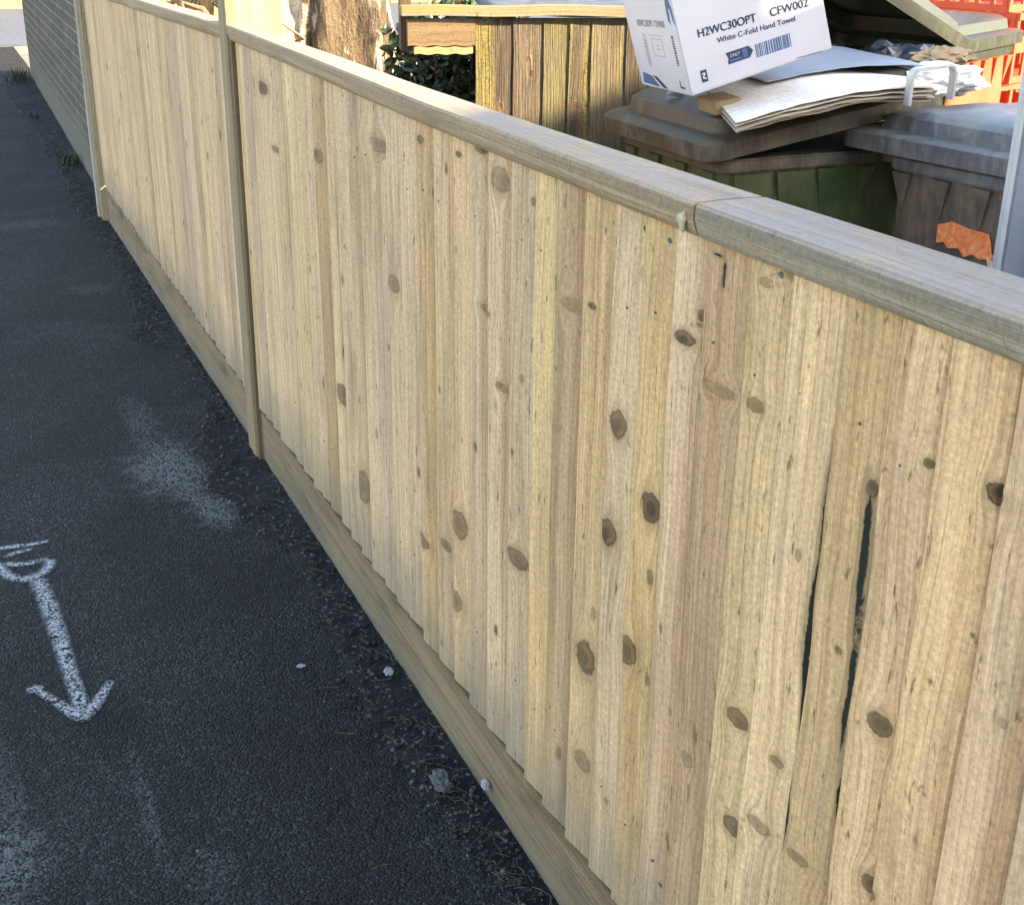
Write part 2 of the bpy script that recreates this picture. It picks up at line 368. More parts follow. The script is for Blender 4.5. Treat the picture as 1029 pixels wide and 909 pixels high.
# ------------------------------------------------------------------ the long close-board fence
D = 0.813
fence = empty('closeboard_fence', (0.85, 3.7, 0))
tag(fence, 'long new pale softwood close-board fence beside the tarmac path', 'fence')
def par(o, root):
    o.parent = root; o.matrix_parent_inverse = Matrix.Translation(-Vector(root.location)) if root.rotation_euler[2] == 0 else root.matrix_basis.inverted(); return o

PALE = (0.610, 0.392, 0.218); GREY = (0.515, 0.335, 0.195); BROWN = (0.465, 0.280, 0.142); YEL = (0.660, 0.405, 0.205); OCH = (0.580, 0.352, 0.170)
# seams: Y of each board's left (far) edge, tone
S2 = [(3.71, PALE), (3.62, GREY), (3.53, PALE), (3.45, PALE), (3.28, GREY), (3.19, PALE), (3.09, PALE), (3.005, PALE), (2.93, BROWN), (2.84, PALE), (2.755, PALE),
      (2.665, GREY), (2.585, PALE), (2.50, GREY), (2.415, PALE), (2.33, PALE), (2.245, OCH), (2.155, PALE), (2.065, YEL), (1.985, PALE), (1.895, PALE), (1.805, GREY),
      (1.722, YEL), (1.645, BROWN), (1.555, OCH), (1.470, PALE), (1.392, OCH), (1.318, PALE), (1.250, BROWN), (1.157, OCH), (1.078, YEL), (0.988, OCH),
      (0.910, YEL), (0.837, YEL), (0.757, YEL), (0.675, PALE), (0.595, YEL), (0.515, OCH), (0.435, PALE), (0.355, YEL), (0.275, PALE), (0.195, YEL), (0.115, PALE), (0.03, YEL), (-0.05, None)]
KNOTS = [(1.286, 1.124, 0.0177, 0.0085, 0.90), (1.259, 1.159, 0.0064, 0.0071, 0.80), (1.439, 0.955, 0.0163, 0.0198, 0.80), (1.345, 0.871, 0.0176, 0.0210, 0.95), (1.452, 0.787, 0.0172, 0.0197, 0.90), (1.766, 0.592, 0.0316, 0.0167, 0.70), (1.381, 0.634, 0.0219, 0.0218, 0.80), (1.511, 0.546, 0.0222, 0.0255, 0.80), (1.510, 0.356, 0.0198, 0.0163, 0.50), (1.207, 1.084, 0.0283, 0.0071, 0.35), (0.850, 1.131, 0.0062, 0.0047, 0.80), (0.764, 1.137, 0.0108, 0.0096, 1.00), (1.110, 0.689, 0.0180, 0.0120, 0.75), (0.864, 0.835, 0.0153, 0.0119, 0.80), (1.098, 0.532, 0.0184, 0.0127, 0.75), (0.843, 0.642, 0.0128, 0.0105, 0.75), (1.129, 1.092, 0.0130, 0.0079, 0.60), (0.927, 1.075, 0.0071, 0.0091, 1.00), (0.922, 0.808, 0.0092, 0.0114, 0.90), (2.037, 0.535, 0.0299, 0.0251, 0.65), (2.235, 0.410, 0.0294, 0.0139, 0.70), (2.110, 0.457, 0.0214, 0.0110, 0.60), (2.053, 0.365, 0.0259, 0.0199, 0.60), (2.793, 0.534, 0.0332, 0.0237, 0.70), (2.642, 0.361, 0.0386, 0.0373, 0.60), (3.412, 1.167, 0.0432, 0.0155, 0.80), (2.473, 1.169, 0.0492, 0.0118, 0.45), (2.216, 1.218, 0.0129, 0.0071, 0.70), (2.029, 1.222, 0.0089, 0.0049, 0.80), (2.902, 1.077, 0.0248, 0.0139, 0.60), (3.322, 1.023, 0.0315, 0.0079, 0.60), (1.910, 0.986, 0.0251, 0.0068, 0.50), (1.845, 0.872, 0.0202, 0.0069, 0.50), (1.528, 1.098, 0.0087, 0.0042, 0.80), (1.403, 1.232, 0.0050, 0.0037, 0.90), (1.645, 1.104, 0.0097, 0.0103, 0.50), (1.585, 1.080, 0.0365, 0.0101, 0.30), (2.388, 0.909, 0.0244, 0.0167, 0.50), (1.080, 1.080, 0.0053, 0.0044, 0.60), (0.901, 1.105, 0.0027, 0.0029, 0.50), (0.768, 0.994, 0.0023, 0.0028, 0.70), (0.805, 0.924, 0.0025, 0.0030, 0.70), (0.947, 0.880, 0.0047, 0.0045, 0.70), (0.960, 0.589, 0.0153, 0.0077, 0.50), (1.025, 0.682, 0.0108, 0.0064, 0.50), (1.261, 0.305, 0.0052, 0.0033, 0.80), (0.758, 0.760, 0.0024, 0.0021, 0.60), (0.789, 0.800, 0.0025, 0.0021, 0.60), (0.714, 0.934, 0.0054, 0.0047, 0.35), (1.039, 0.576, 0.0188, 0.0094, 0.50), (1.211, 0.560, 0.0116, 0.0103, 0.35), (1.854, 1.212, 0.0267, 0.0185, 0.45), (1.935, 1.245, 0.0204, 0.0063, 0.70), (1.125, 0.556, 0.0064, 0.0042, 0.30), (1.094, 1.248, 0.0119, 0.0041, 0.45), (1.127, 1.233, 0.0107, 0.0053, 0.40)]
CRACKS = [[(0.9920, 1.113, 0.0009), (0.9923, 1.068, 0.0047), (0.9926, 1.022, 0.0063), (0.9911, 0.964, 0.0072), (0.9961, 0.900, 0.0091), (1.0005, 0.841, 0.0067), (0.9952, 0.799, 0.0042), (0.9918, 0.734, 0.0034), (0.9880, 0.654, 0.0021), (0.9844, 0.585, 0.0018)], [(0.9307, 1.093, 0.0021), (0.9269, 1.056, 0.0072), (0.9245, 1.018, 0.0072), (0.9234, 0.962, 0.0081), (0.9188, 0.893, 0.0067), (0.9197, 0.844, 0.0060), (0.9180, 0.788, 0.0061), (0.9179, 0.730, 0.0047), (0.9140, 0.679, 0.0039), (0.9111, 0.613, 0.0032), (0.9073, 0.561, 0.0019)], [(1.2375, 1.243, 0.0016), (1.2133, 1.235, 0.0024), (1.2108, 1.203, 0.0012)]]

def wobble(y0, z):
    a = 0.0015
    for yy, amp in ((0.988, 0.007), (0.910, 0.006), (1.078, 0.004), (1.157, 0.002)):
        if abs(y0 - yy) < 0.002: a = amp
    return a * (mnoise.noise(Vector((y0 * 31, z * 4.5, 0))) * 1.5 + 0.6 * mnoise.noise(Vector((y0 * 17, z * 11, 2))))

def crack_val(y, z):
    best = 20.0
    if not 0.8 < y < 1.35: return best
    for path in CRACKS:
        for (ya, za, wa), (yb, zb, wb) in zip(path, path[1:]):
            L = (yb-ya)**2 + (zb-za)**2; f = max(0, min(1, ((y-ya)*(yb-ya)+(z-za)*(zb-za))/L))
            ww = wa + (wb-wa)*f; d = math.hypot(y-ya-(yb-ya)*f, z-za-(zb-za)*f) / (max(ww, 0.0034)*0.70)
            best = min(best, d)
    return best

def board_panel(seams, zb, zt, knots, rng, density, dx=0.0, NU=13, dz=0.011, name='board_panel', frame=None):
    """one feather-edge board per seam pair, all in one mesh. zb/zt functions of y. """
    V = []; F = []; G = []; K_ = []; T = []; C = []
    for (y0, tone), (y1, _) in zip(seams, seams[1:]):
        lo = zb(y0) + 0.006 + rng.uniform(-0.004, 0.006); hi = zt(y0)
        nv = max(8, int((hi-lo)/dz)); seed = rng.random()
        wd = y0 - y1 + 0.018
        sm_ = 1-0.018/wd; us = np.array([0, 0.022, 0.045, 0.14, 0.24, 0.34, 0.44, 0.54, 0.64, sm_-0.075, sm_-0.045, sm_-0.018, sm_+0.03, 1.0]) if NU > 9 else np.array([0, 0.045, 0.2, 0.4, 0.6, sm_-0.08, sm_-0.02, sm_+0.03, 1.0]); vs_ = np.linspace(lo, hi, nv)
        U, Z = np.meshgrid(us * wd, vs_, indexing='ij')
        kn = [(y0 - y, z, ry, rz, s) for (y, z, ry, rz, s) in knots if -0.03 < y0 - y < wd + 0.02]
        for _k in range(rng.choice((0, 1, 1, 2, 3)) if density else 0):
            r0 = rng.uniform(0.0045, 0.0085) * (0.6 + 0.4 * density); c_ = (rng.uniform(0.012, wd-0.03), rng.uniform(lo+0.04, hi-0.03), r0, r0 * rng.uniform(1.1, 2.0), rng.uniform(0.4, 0.85))
            if all(math.hypot(c_[0]-q[0], (c_[1]-q[1])*0.6) > 0.05 for q in kn): kn.append(c_)
        gu, kx, ky, ks = plank_attrs(U, Z, seed, kn)
        base = len(V)
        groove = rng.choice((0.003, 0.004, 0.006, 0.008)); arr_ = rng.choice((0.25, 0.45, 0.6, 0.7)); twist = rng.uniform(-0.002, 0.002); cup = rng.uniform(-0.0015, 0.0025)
        j = rng.uniform(0.94, 1.05); tn = np.array(tone) * j * np.array([1, rng.uniform(0.975, 1.02), rng.uniform(0.93, 1.05)])
        off = rng.uniform(0, 0.15)
        prof = []
        for i, u in enumerate(us):
            for k, z in enumerate(vs_):
                y = y0 + wobble(y0, z) - u * (wd + (wobble(y1, z) - wobble(y0, z)) * u)
                x = D + dx - 0.0195 + 0.0140 * u + groove * min(1, max(0, (u - sm_ + 0.075) / 0.057)) ** 1.5 + 0.003 * max(0, 1 - u / 0.09) ** 2 + cup * (2*u-1)**2 + twist * (z-0.7) + 0.0008 * mnoise.noise(Vector((y*20, z*3, 7)))
                if i == 0: x += 0.002
                for (ku, kz, ru, rv, s) in kn:
                    if ru > 0.006: x -= 0.002 * s * math.exp(-((u*wd-ku)/(2*ru))**2 - ((z-kz)/(2*rv))**2)
                V.append((x, y, z) if frame is None else frame(x, y, z)); C.append(crack_val(y, z) if CRACKS and frame is None else 20.0)
        G += list(zip((gu+off).ravel(), Z.ravel(), [seed]*U.size)); K_ += list(zip(kx.ravel(), ky.ravel(), ks.ravel())); 
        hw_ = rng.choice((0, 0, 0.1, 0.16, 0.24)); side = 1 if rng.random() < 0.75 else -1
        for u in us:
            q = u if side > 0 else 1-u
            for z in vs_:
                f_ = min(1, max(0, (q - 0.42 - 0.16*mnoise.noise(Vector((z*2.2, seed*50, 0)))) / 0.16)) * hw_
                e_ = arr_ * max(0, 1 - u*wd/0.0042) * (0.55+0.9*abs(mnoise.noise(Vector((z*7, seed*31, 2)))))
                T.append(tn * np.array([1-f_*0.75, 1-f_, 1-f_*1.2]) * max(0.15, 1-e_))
        for i in range(len(us)-1):
            for k in range(nv-1): a = base+i*nv+k; F.append((a, a+1, a+nv+1, a+nv))
        # back face and edges
        b2 = len(V)
        for k, z in enumerate(vs_):
            for (yy, xx) in ((y0 + wobble(y0, z), D+dx+0.0005), (y0 + wobble(y0, z) - wd - (wobble(y1, z)-wobble(y0, z)), D+dx+0.0005)):
                V.append((xx, yy, z) if frame is None else frame(xx, yy, z)); C.append(20.0); G.append((off+0.3, z, seed)); K_.append((9, 9, 0)); T.append(tn)
        for k in range(nv-1):
            a = b2 + 2*k; F.append((a, a+1, a+3, a+2))                      # back
            F.append((base+k, a, a+2, base+k+1))                            # left thick edge
            q = base+(len(us)-1)*nv+k; F.append((q, q+1, a+3, a+1))         # thin edge
        F.append(tuple([base+i*nv for i in range(len(us))] + [b2+1, b2]))   # bottom end
        F.append(tuple(reversed([base+i*nv+nv-1 for i in range(len(us))] + [b2+2*(nv-1)+1, b2+2*(nv-1)])))
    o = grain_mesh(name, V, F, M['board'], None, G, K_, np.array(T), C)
    bm = bmesh.new(); bm.from_mesh(o.data); bmesh.ops.recalc_face_normals(bm, faces=bm.faces); bm.to_mesh(o.data); bm.free()
    for p_ in o.data.polygons: p_.use_smooth = True
    o.data.set_sharp_from_angle(angle=R(35))
    return o

rng = random.Random(11)
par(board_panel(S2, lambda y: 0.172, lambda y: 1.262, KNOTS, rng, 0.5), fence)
S1 = []; y = 7.2145
while y > 3.86: S1.append((y, rng.choice([PALE, PALE, PALE, PALE, GREY]))); y -= rng.uniform(0.078, 0.09)
S1.append((3.84, None))
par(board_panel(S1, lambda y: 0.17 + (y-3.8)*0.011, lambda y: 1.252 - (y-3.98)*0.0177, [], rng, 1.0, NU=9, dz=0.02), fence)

# capping rails
def cap_rail(ya, yb, zf, backf, tint, knots=()):
    nv = int(abs(yb-ya)/0.04)+2
    prof_n = 12
    def P(i, j):
        y = ya + (yb-ya)*j/(nv-1); zt_ = zf(y); bx = backf(y); fx = D-0.030; w_ = 0.0015*mnoise.noise(Vector((y*3, i*0.2, 1)))
        q = [(fx+0.001, zt_-0.004), (fx+0.004, zt_), ((fx*2+bx)/3, zt_+0.001), ((fx+2*bx)/3, zt_+0.001), (bx-0.003, zt_), (bx, zt_-0.004), (bx, zt_-0.036), (bx-0.002, zt_-0.039),
             (fx+0.02, zt_-0.041), (fx+0.009, zt_-0.040), (fx+0.006, zt_-0.037), (fx, zt_-0.019)][i]
        return (q[0]+w_, y, q[1]+w_*0.6)
    o = plank('capping_rail', P, prof_n, nv, 0.26, abs(yb-ya), tint, M['rail'], knots=knots)
    for p_ in o.data.polygons: p_.use_smooth = True
    o.data.set_sharp_from_angle(angle=R(30))
    return par(o, fence)
def back(y): return 0.845 if y > 3.28 else 0.845 + (3.28-y)*0.0165
CAPT = (0.42, 0.275, 0.155)
cap_rail(3.745, 1.262, lambda y: 1.293+0.003*math.sin(y*2.2), back, CAPT, [(0.2, 2.2, 0.006, 0.012, .6), (0.02, 1.3, 0.006, 0.012, .5)])
cap_rail(1.258, -0.05, lambda y: 1.2935+(1.26-y)*0.012, lambda y: back(y)+0.002, (0.36, 0.27, 0.18))
cap_rail(7.214, 3.838, lambda y: 1.288-(y-3.98)*0.0177, lambda y: 0.855, CAPT)
# torn chip of bare wood at the joint
mb = MB(); ch = []
for k in range(9):
    a = 2*math.pi*k/9; rr = 0.010*(1+0.35*math.sin(3*a+1)); ch.append(Vector((0, rr*0.9*math.cos(a), rr*1.25*math.sin(a))))
mb.loft([[Vector((0.7835, 1.285, 1.268))+q for q in ch], [Vector((0.7805, 1.284, 1.269))+q*0.9 for q in ch], [Vector((0.779, 1.282, 1.271))+q*0.45 for q in ch]])
par(mb.build('torn_splinter', plain('bare_torn_wood', (0.42, 0.33, 0.21), 0.9, 0.2, 60, bump=0.003, bscale=160), None, True), fence)

# gravel boards
def gravel(ya, yb, zt0, zb0):
    nv = int(abs(yb-ya)/0.05)+2
    def P(i, j):
        y = ya+(yb-ya)*j/(nv-1); b_ = 0.0015*mnoise.noise(Vector((y*2, 3, i*0.1))); z1 = zt0(y); z0 = zb0(y)
        q = [(0.8015, z0), (0.800, z0+(z1-z0)*0.33), (0.800, z0+(z1-z0)*0.66), (0.8005, z1-0.003), (0.803, z1), (0.822, z1), (0.822, z0)][i]
        return (q[0]+b_, y, q[1])
    kn = [(rng.uniform(0.03, 0.15), rng.uniform(0.1, abs(yb-ya)), 0.006, 0.014, 0.6) for _ in range(7)]
    o = plank('gravel_board', P, 7, nv, 0.36, abs(yb-ya), (0.235, 0.155, 0.083), M['gravel'], knots=kn)
    return par(o, fence)
gravel(3.74, -0.05, lambda y: 0.1715+0.003*math.sin(y*1.5), lambda y: -0.03)
gravel(7.214, 3.838, lambda y: 0.168+(y-3.8)*0.011, lambda y: -0.03)
# rails at the back
for (ya, yb) in ((3.74, -0.05), (7.214, 3.84)):
    for z in (0.165, 0.34, 1.12):
        nv = 12
        o = plank('arris_rail', (lambda ya, yb, z: lambda i, j: ([0.8145, 0.8145, 0.862][i], ya+(yb-ya)*j/11, z+[-0.035, 0.035, 0.0][i]))(ya, yb, z), 3, nv, 0.2, abs(yb-ya), GREY, M['post']); par(o, fence)

M['nail'] = plain('tarnished_nail', (0.10, 0.085, 0.07), 0.6, 0.3, 200, 0.4)
# posts with a rounded top
def round_post(y0, y1, x0, x1, zt, tint, straight, mat=None, kn=()):
    """profile in Y-Z (arched top), extruded along X"""
    prof = []
    zs = list(np.linspace(-0.05, straight, 30))
    left = [(y1, z) for z in zs]; n = 9
    cy = (y0+y1)/2; hw = (y1-y0)/2
    arch = [(cy + hw*math.cos(math.pi*k/(2*n)), straight + (zt-straight)*math.sin(math.pi*k/(2*n))) for k in range(1, n+1)]
    arch2 = [(2*cy-a, b) for a, b in reversed(arch[:-1])]
    prof = left + arch + arch2 + [(y0, z) for z in reversed(zs)]
    nP = len(prof); xs = [x0, x0+0.002, x0+0.007, x1-0.002, x1]; V = []; G = []; KK = []
    seed = random.random()
    for k, x in enumerate(xs):
        ins = 0.002 if k in (0, 4) else 0
        for (y, z) in prof:
            yy = y + ins*(1 if y < cy else -1); V.append((x + 0.001*mnoise.noise(Vector((0, z*6, 1))), yy, z)); G.append(((x-x0)*1.0+y, z, seed))
            best = (9, 9, 0); bd = 99
            for (kx_, ky_, kz, r_, s) in kn:
                dx = (x-kx_ + (y-ky_))/r_; dz = (z-kz)/(r_*1.4); d = math.hypot(dx, dz)
                if d < bd: bd = d; best = (dx, dz, s)
            KK.append(best)
    F = []
    for k in range(4):
        for j in range(nP):
            a = k*nP+j; b = k*nP+(j+1) % nP; F.append((a, b, b+nP, a+nP))
    F.append(tuple(range(nP))); F.append(tuple(4*nP+j for j in reversed(range(nP))))
    # subdivided front face for grain
    o = grain_mesh('post', V, F, mat or M['post'], None, G, KK, np.array([(0.27, 0.185, 0.105)]*(2*nP)+[tint]*(3*nP)), np.full(len(V), 20.0))
    bm = bmesh.new(); bm.from_mesh(o.data); bmesh.ops.recalc_face_normals(bm, faces=bm.faces); bm.to_mesh(o.data); bm.free()
    return par(o, fence)
p1 = round_post(3.740, 3.836, 0.782, 0.940, 1.53, (0.44, 0.31, 0.14), 1.29)
p1['label'] = 'fence post with sunlit rounded top'
p2 = round_post(7.215, 7.31, 0.775, 0.93, 1.45, (0.33, 0.27, 0.17), 1.25)
o = plank('post_edge_strip', lambda i, j: ([0.787, 0.787, 0.818, 0.818][i], [3.712, 3.739, 3.739, 3.712][i], -0.02+1.27*j/11), 4, 12, 0.1, 1.3, (0.16, 0.105, 0.055), M['post']); par(o, fence)  # dark strip added for the shaded gap between post and boards
# packing strip beside far post
o = plank('post_edge_strip', lambda i, j: ([0.762, 0.762, 0.775, 0.775][i], [7.32, 7.345, 7.345, 7.32][i], -0.02+1.3*j/11), 4, 12, 0.1, 1.3, (0.5, 0.45, 0.36), M['post']); par(o, fence)

# nails, one through the middle of each near board at both rails
rn_ = random.Random(5)
for (y0, tone), (y1, _) in list(zip(S2, S2[1:])):
    if not 0.5 < y0 < 3.3: continue
    for z in (1.125, 0.345):
        y = y0 - 0.030 + rn_.uniform(-0.008, 0.008); zz = z + rn_.uniform(-0.012, 0.012); x = D - 0.0195 + 0.0140 * 0.3 + 0.0006; r = 0.0019
        mb = MB(); mb.loft([[Vector((x+xx, y+rr*math.cos(a), zz+rr*math.sin(a))) for a in [2*math.pi*k/8 for k in range(8)]] for rr, xx in ((r, 0.004), (r, -0.0010), (r*0.7, -0.0016))])
        par(mb.build('nail', M['nail'], None, True), fence)
# screws
Ms = plain('dull_steel', (0.17, 0.18, 0.19), 0.5, 0.2, 200, 0.5); Ms.node_tree.nodes['Principled BSDF'].inputs['Metallic'].default_value = 0.6
SCREWS = [(1.340, 1.231, 0.0035), (1.108, 1.246, 0.0035), (0.957, 1.241, 0.0035), (1.563, 1.230, 0.0035), (2.320, 1.242, 0.0035), (2.701, 1.235, 0.0035), (3.060, 1.231, 0.0035), (2.030, 1.237, 0.0035)]
for (y, z, r) in SCREWS:
    mb = MB(); rings = []
    for rr, xx in ((r, 0.012), (r, -0.0005), (r*0.8, -0.0016), (r*0.35, -0.0012), (r*0.3, -0.0002)):
        rings.append([Vector((D-0.012+xx, y+rr*math.cos(a), z+rr*math.sin(a))) for a in [2*math.pi*k/12 for k in range(12)]])
    mb.loft(rings); par(mb.build('screw', Ms, None, True), fence)

#REST#
# ------------------------------------------------------------------ brick wall beyond the fence
t = NT('stained_brick'); oc = t.coord(); s_ = t.sep(oc); v = t.comb(s_[1], s_[2], 0.0)
bt = t.n('TexBrick'); t.set(bt.inputs['Vector'], v); bt.inputs['Scale'].default_value = 1.0
bt.inputs['Brick Width'].default_value = 0.225; bt.inputs['Row Height'].default_value = 0.075; bt.inputs['Mortar Size'].default_value = 0.006
bt.inputs['Mortar Smooth'].default_value = 0.2; bt.inputs['Bias'].default_value = 0.0
bt.inputs['Color1'].default_value = (0.070, 0.050, 0.038, 1); bt.inputs['Color2'].default_value = (0.105, 0.074, 0.056, 1); bt.inputs['Mortar'].default_value = (0.24, 0.20, 0.155, 1)
c = t.mix(t.math('MULTIPLY', t.map(t.noise(oc, 11, 5, 0.7), 0.48, 0.66), 0.7), bt.outputs['Color'], (0.095, 0.070, 0.046, 1)); c = t.mix(1.0, c, t.ramp(t.noise(oc, 5, 7, 0.72), [(0.3, 0.5), (0.7, 1.35)]), 'MULTIPLY')
c = t.mix(t.math('MULTIPLY', t.map(t.noise(oc, 22, 5, 0.7), 0.45, 0.66), 0.6), c, (0.13, 0.115, 0.085, 1))
low = t.math('ADD', s_[2], t.math('MULTIPLY', t.noise(oc, 6, 4), -0.4))
c = t.mix(t.math('MULTIPLY', t.map(low, 0.20, -0.05), 0.85), c, (0.135, 0.12, 0.085, 1))
hb = t.math('ADD', t.math('MULTIPLY', bt.outputs['Fac'], -1.0), t.math('MULTIPLY', t.noise(oc, 70, 5), 0.5))
M['brick'] = t.fin(c, 0.92, t.bump(hb, 0.008), 0.2)
bw = empty('brick_wall', (0.84, 7.36, 0), R(-1.0)); tag(bw, 'dark stained brick garden wall continuing past the far end of the fence', 'wall')
mb = MB(); mb.box((0, 0, -0.05), (0.225, 6.35, 1.80)); mb.build('wall', M['brick'], bw)
M['concrete'] = plain('cast_concrete', (0.30, 0.29, 0.26), 0.9, 0.3, 14, bump=0.004, bscale=60)
mb = MB(); y = 0
while y < 6.2: mb.box((-0.03, y, 1.802), (0.255, min(y+0.6, 6.37)-0.006, 1.86)); y += 0.6
mb.build('coping', M['concrete'], bw, bevel=0.008)
mb = MB()
for k in range(50): # ragged mortar haunching at the foot
    pass
mb = MB(); mb.box((-0.006, -0.04, -0.05), (0.2, -0.002, 0.42)); mb.build('concrete_stub', plain('pale_stub', (0.36, 0.36, 0.38), 0.9, 0.3, 20, bump=0.004), bw, bevel=0.006)

# sunlit rendered wall at the end of the road
t = NT('sandy_render'); p = t.pos()
M['render'] = t.fin(t.ramp(t.noise(p, 4, 6, 0.7), [(0.3, (0.20, 0.145, 0.065)), (0.7, (0.30, 0.22, 0.11))]), 0.9, t.bump(t.noise(p, 50, 4), 0.006))
mb = MB(); mb.box((-8, 22.5, -0.05), (9, 22.75, 2.1)); o = mb.build('garden_wall', M['render']); tag(o, 'sunlit sandy rendered wall across the far end of the path', 'wall')

# ------------------------------------------------------------------ old timber bin store / side fence
st = empty('side_fence', (1.9, 4.05, 0)); tag(st, 'old brown lichen-streaked board fence with a yellowed top rail behind the bins', 'fence')
pA = Vector((1.655, 4.065, 0)); pB = Vector((3.9, 3.50, 0)); dv = (pB-pA).normalized(); nv_ = Vector((dv.y, -dv.x, 0))   # faces the camera
def frm(u, n, z): q = pA + dv*u + nv_*n; return (q.x, q.y, z)
V=[];F=[];G=[];KK=[];T=[]
u = 0; rngo = random.Random(5); wds = [0.125, 0.10, 0.085, 0.075, 0.12, 0.13, 0.115, 0.12, 0.14, 0.10, 0.12, 0.13]*3; k0 = 0
tones = [(0.095,0.070,0.040),(0.14,0.108,0.060),(0.15,0.125,0.055),(0.105,0.082,0.05),(0.165,0.13,0.065),(0.13,0.10,0.055),(0.135,0.10,0.06),(0.12,0.09,0.055)]
while u < 1.0:
    wd = wds[k0]; tn = np.array(tones[k0 % len(tones)])*np.array([0.95, 0.98, 1.2]); k0 += 1
    us = np.linspace(0, wd+0.025, 7); vs_ = np.linspace(0.0, 1.275, 60); U, Z = np.meshgrid(us, vs_, indexing='ij'); seed = rngo.random()
    kn = [(rngo.uniform(0.02, wd-0.02), rngo.uniform(0.2, 1.2), 0.008, 0.011, 0.8) for _ in range(2)]
    gu, kx, ky, ks = plank_attrs(U, Z, seed, kn); b = len(V)
    for i, a in enumerate(us):
        for z in vs_:
            V.append(frm(u+a+0.003*mnoise.noise(Vector((u*9, z*5, 0))), 0.006 + 0.006*(1-a/wd) + 0.002*mnoise.noise(Vector((a*30+u, z*9, 4))), z))
    for i in range(6):
        for k in range(59): a = b+i*60+k; F.append((a, a+1, a+61, a+60))
    for a2 in (0, 6):
        bb = len(V)
        for z in vs_: V.append(frm(u+us[a2], 0.0, z))
        for k in range(59): F.append((b+a2*60+k, b+a2*60+k+1, bb+k+1, bb+k))
        G += [(0.4, z, seed) for z in vs_]; KK += [(9,9,0)]*60; T += [tn*0.8]*60
        if a2 == 0: G = G[:-60] ; KK = KK[:-60]; T = T[:-60]
        if a2 == 0:
            pend = [(0.4, z, seed) for z in vs_]
    # order: front grid first, then two side columns
    G = G[:len(G)-60]; KK = KK[:len(KK)-60]; T = T[:len(T)-60]
    G += list(zip((gu+rngo.random()).ravel(), Z.ravel(), [seed]*U.size)); KK += list(zip(kx.ravel(), ky.ravel(), ks.ravel())); T += [tn]*U.size
    for _ in range(2): G += [(0.4, z, seed) for z in vs_]; KK += [(9,9,0)]*60; T += [tn*0.8]*60
    u += wd
o = grain_mesh('board_panel', V, F, M['old'], None, G, KK, np.array(T), np.full(len(V), 20.0)); 
def parm(o, root): o.parent = root; o.matrix_parent_inverse = Matrix.Translation(-Vector(root.location)); return o
for p_ in o.data.polygons: p_.use_smooth = True
o.data.set_sharp_from_angle(angle=R(35)); parm(o, st)
M['lichen'] = timber('lichened_rail', stain=0.6, lichen=1.0, bumpd=0.002)
def frail(name, u0, u1, n0, n1, z0, z1, tint, mat):
    nv = 30
    P = lambda i, j: frm(u0+(u1-u0)*j/(nv-1), [n0, n0, n1, n1, n1][i], [z0, z1, z1, (z0+z1)/2, z0][i]+0.002*math.sin(j*0.7))
    return parm(plank(name, P, 5, nv, 0.2, abs(u1-u0), tint, mat), st)
frail('top_rail', -0.24, 1.12, -0.04, 0.045, 1.283, 1.312, (0.24, 0.19, 0.11), M['lichen'])
frail('cross_rail', -0.22, -0.002, -0.03, 0.018, 1.19, 1.27, (0.17, 0.115, 0.06), M['post'])
frail('cross_rail', -0.20, -0.01, -0.028, 0.024, 1.165, 1.186, (0.33, 0.24, 0.12), M['post'])
def fpost(u, z1, tint, w_=0.075, dn=0.0, zb=0.0):
    P = lambda i, j: frm(u+[0, w_, w_, 0][i], [-0.05-dn, -0.05-dn, -0.125-dn, -0.125-dn][i], zb+(z1-zb)*j/19)
    return parm(plank('post', P, 4, 20, 0.3, z1, tint, M['post']), st)
fpost(-0.238, 1.60, (0.09, 0.065, 0.04), 0.035, -0.02, 1.17); fpost(1.03, 1.28, (0.18, 0.13, 0.08))

M['post2'] = plain('dark_leg_wood', (0.12, 0.08, 0.05), 0.85)
# grey felt lid lying behind the top rail
t = NT('grey_felt'); p = t.pos()
M['felt'] = t.fin(t.ramp(t.noise(p, 9, 6, 0.7, 0.8), [(0.3, (0.04, 0.045, 0.06)), (0.55, (0.09, 0.10, 0.13)), (0.8, (0.15, 0.16, 0.19))]), 0.7, t.bump(t.noise(p, 12, 5), 0.01))
V = []; Fc = []
for j in range(13):
    for i in range(25):
        u = 0.06+1.0*i/24; n = -0.06-0.40*j/12; q = frm(u, n, 1.295+0.03*j/12+0.008*mnoise.noise(Vector((u*4, n*5, 0)))); V.append(q)
for j in range(12):
    for i in range(24): a = j*25+i; Fc.append((a, a+1, a+26, a+25))
nV = len(V); V += [(x, y, z-0.02) for x, y, z in V]; Fc += [tuple(i+nV for i in reversed(f)) for f in Fc]
for a, b in [(i, i+1) for i in range(24)]: Fc.append((a, b, b+nV, a+nV)); q = 12*25; Fc.append((q+a, q+b, q+b+nV, q+a+nV))
for j in range(12):
    for q in (0, 24): a = j*25+q; b = a+25; Fc.append((a, b, b+nV, a+nV))
store = empty('log_store', frm(0.56, -0.5, 0)); tag(store, 'low store with a wrinkled grey felt roof behind the lichened rail', 'shed')
me = bpy.data.meshes.new('roof'); me.from_pydata(V, [], Fc); o = link('roof', me, M['felt'], None, True); parm(o, store)
for u, n in ((0.12, -0.15), (1.0, -0.15), (0.12, -0.40), (1.0, -0.40)):
    mb = MB(); q = frm(u, n, 0); mb.box((q[0]-0.03, q[1]-0.03, 0), (q[0]+0.03, q[1]+0.03, 1.27))
    parm(mb.build('leg', M['post2'], None, bevel=0.004), store)
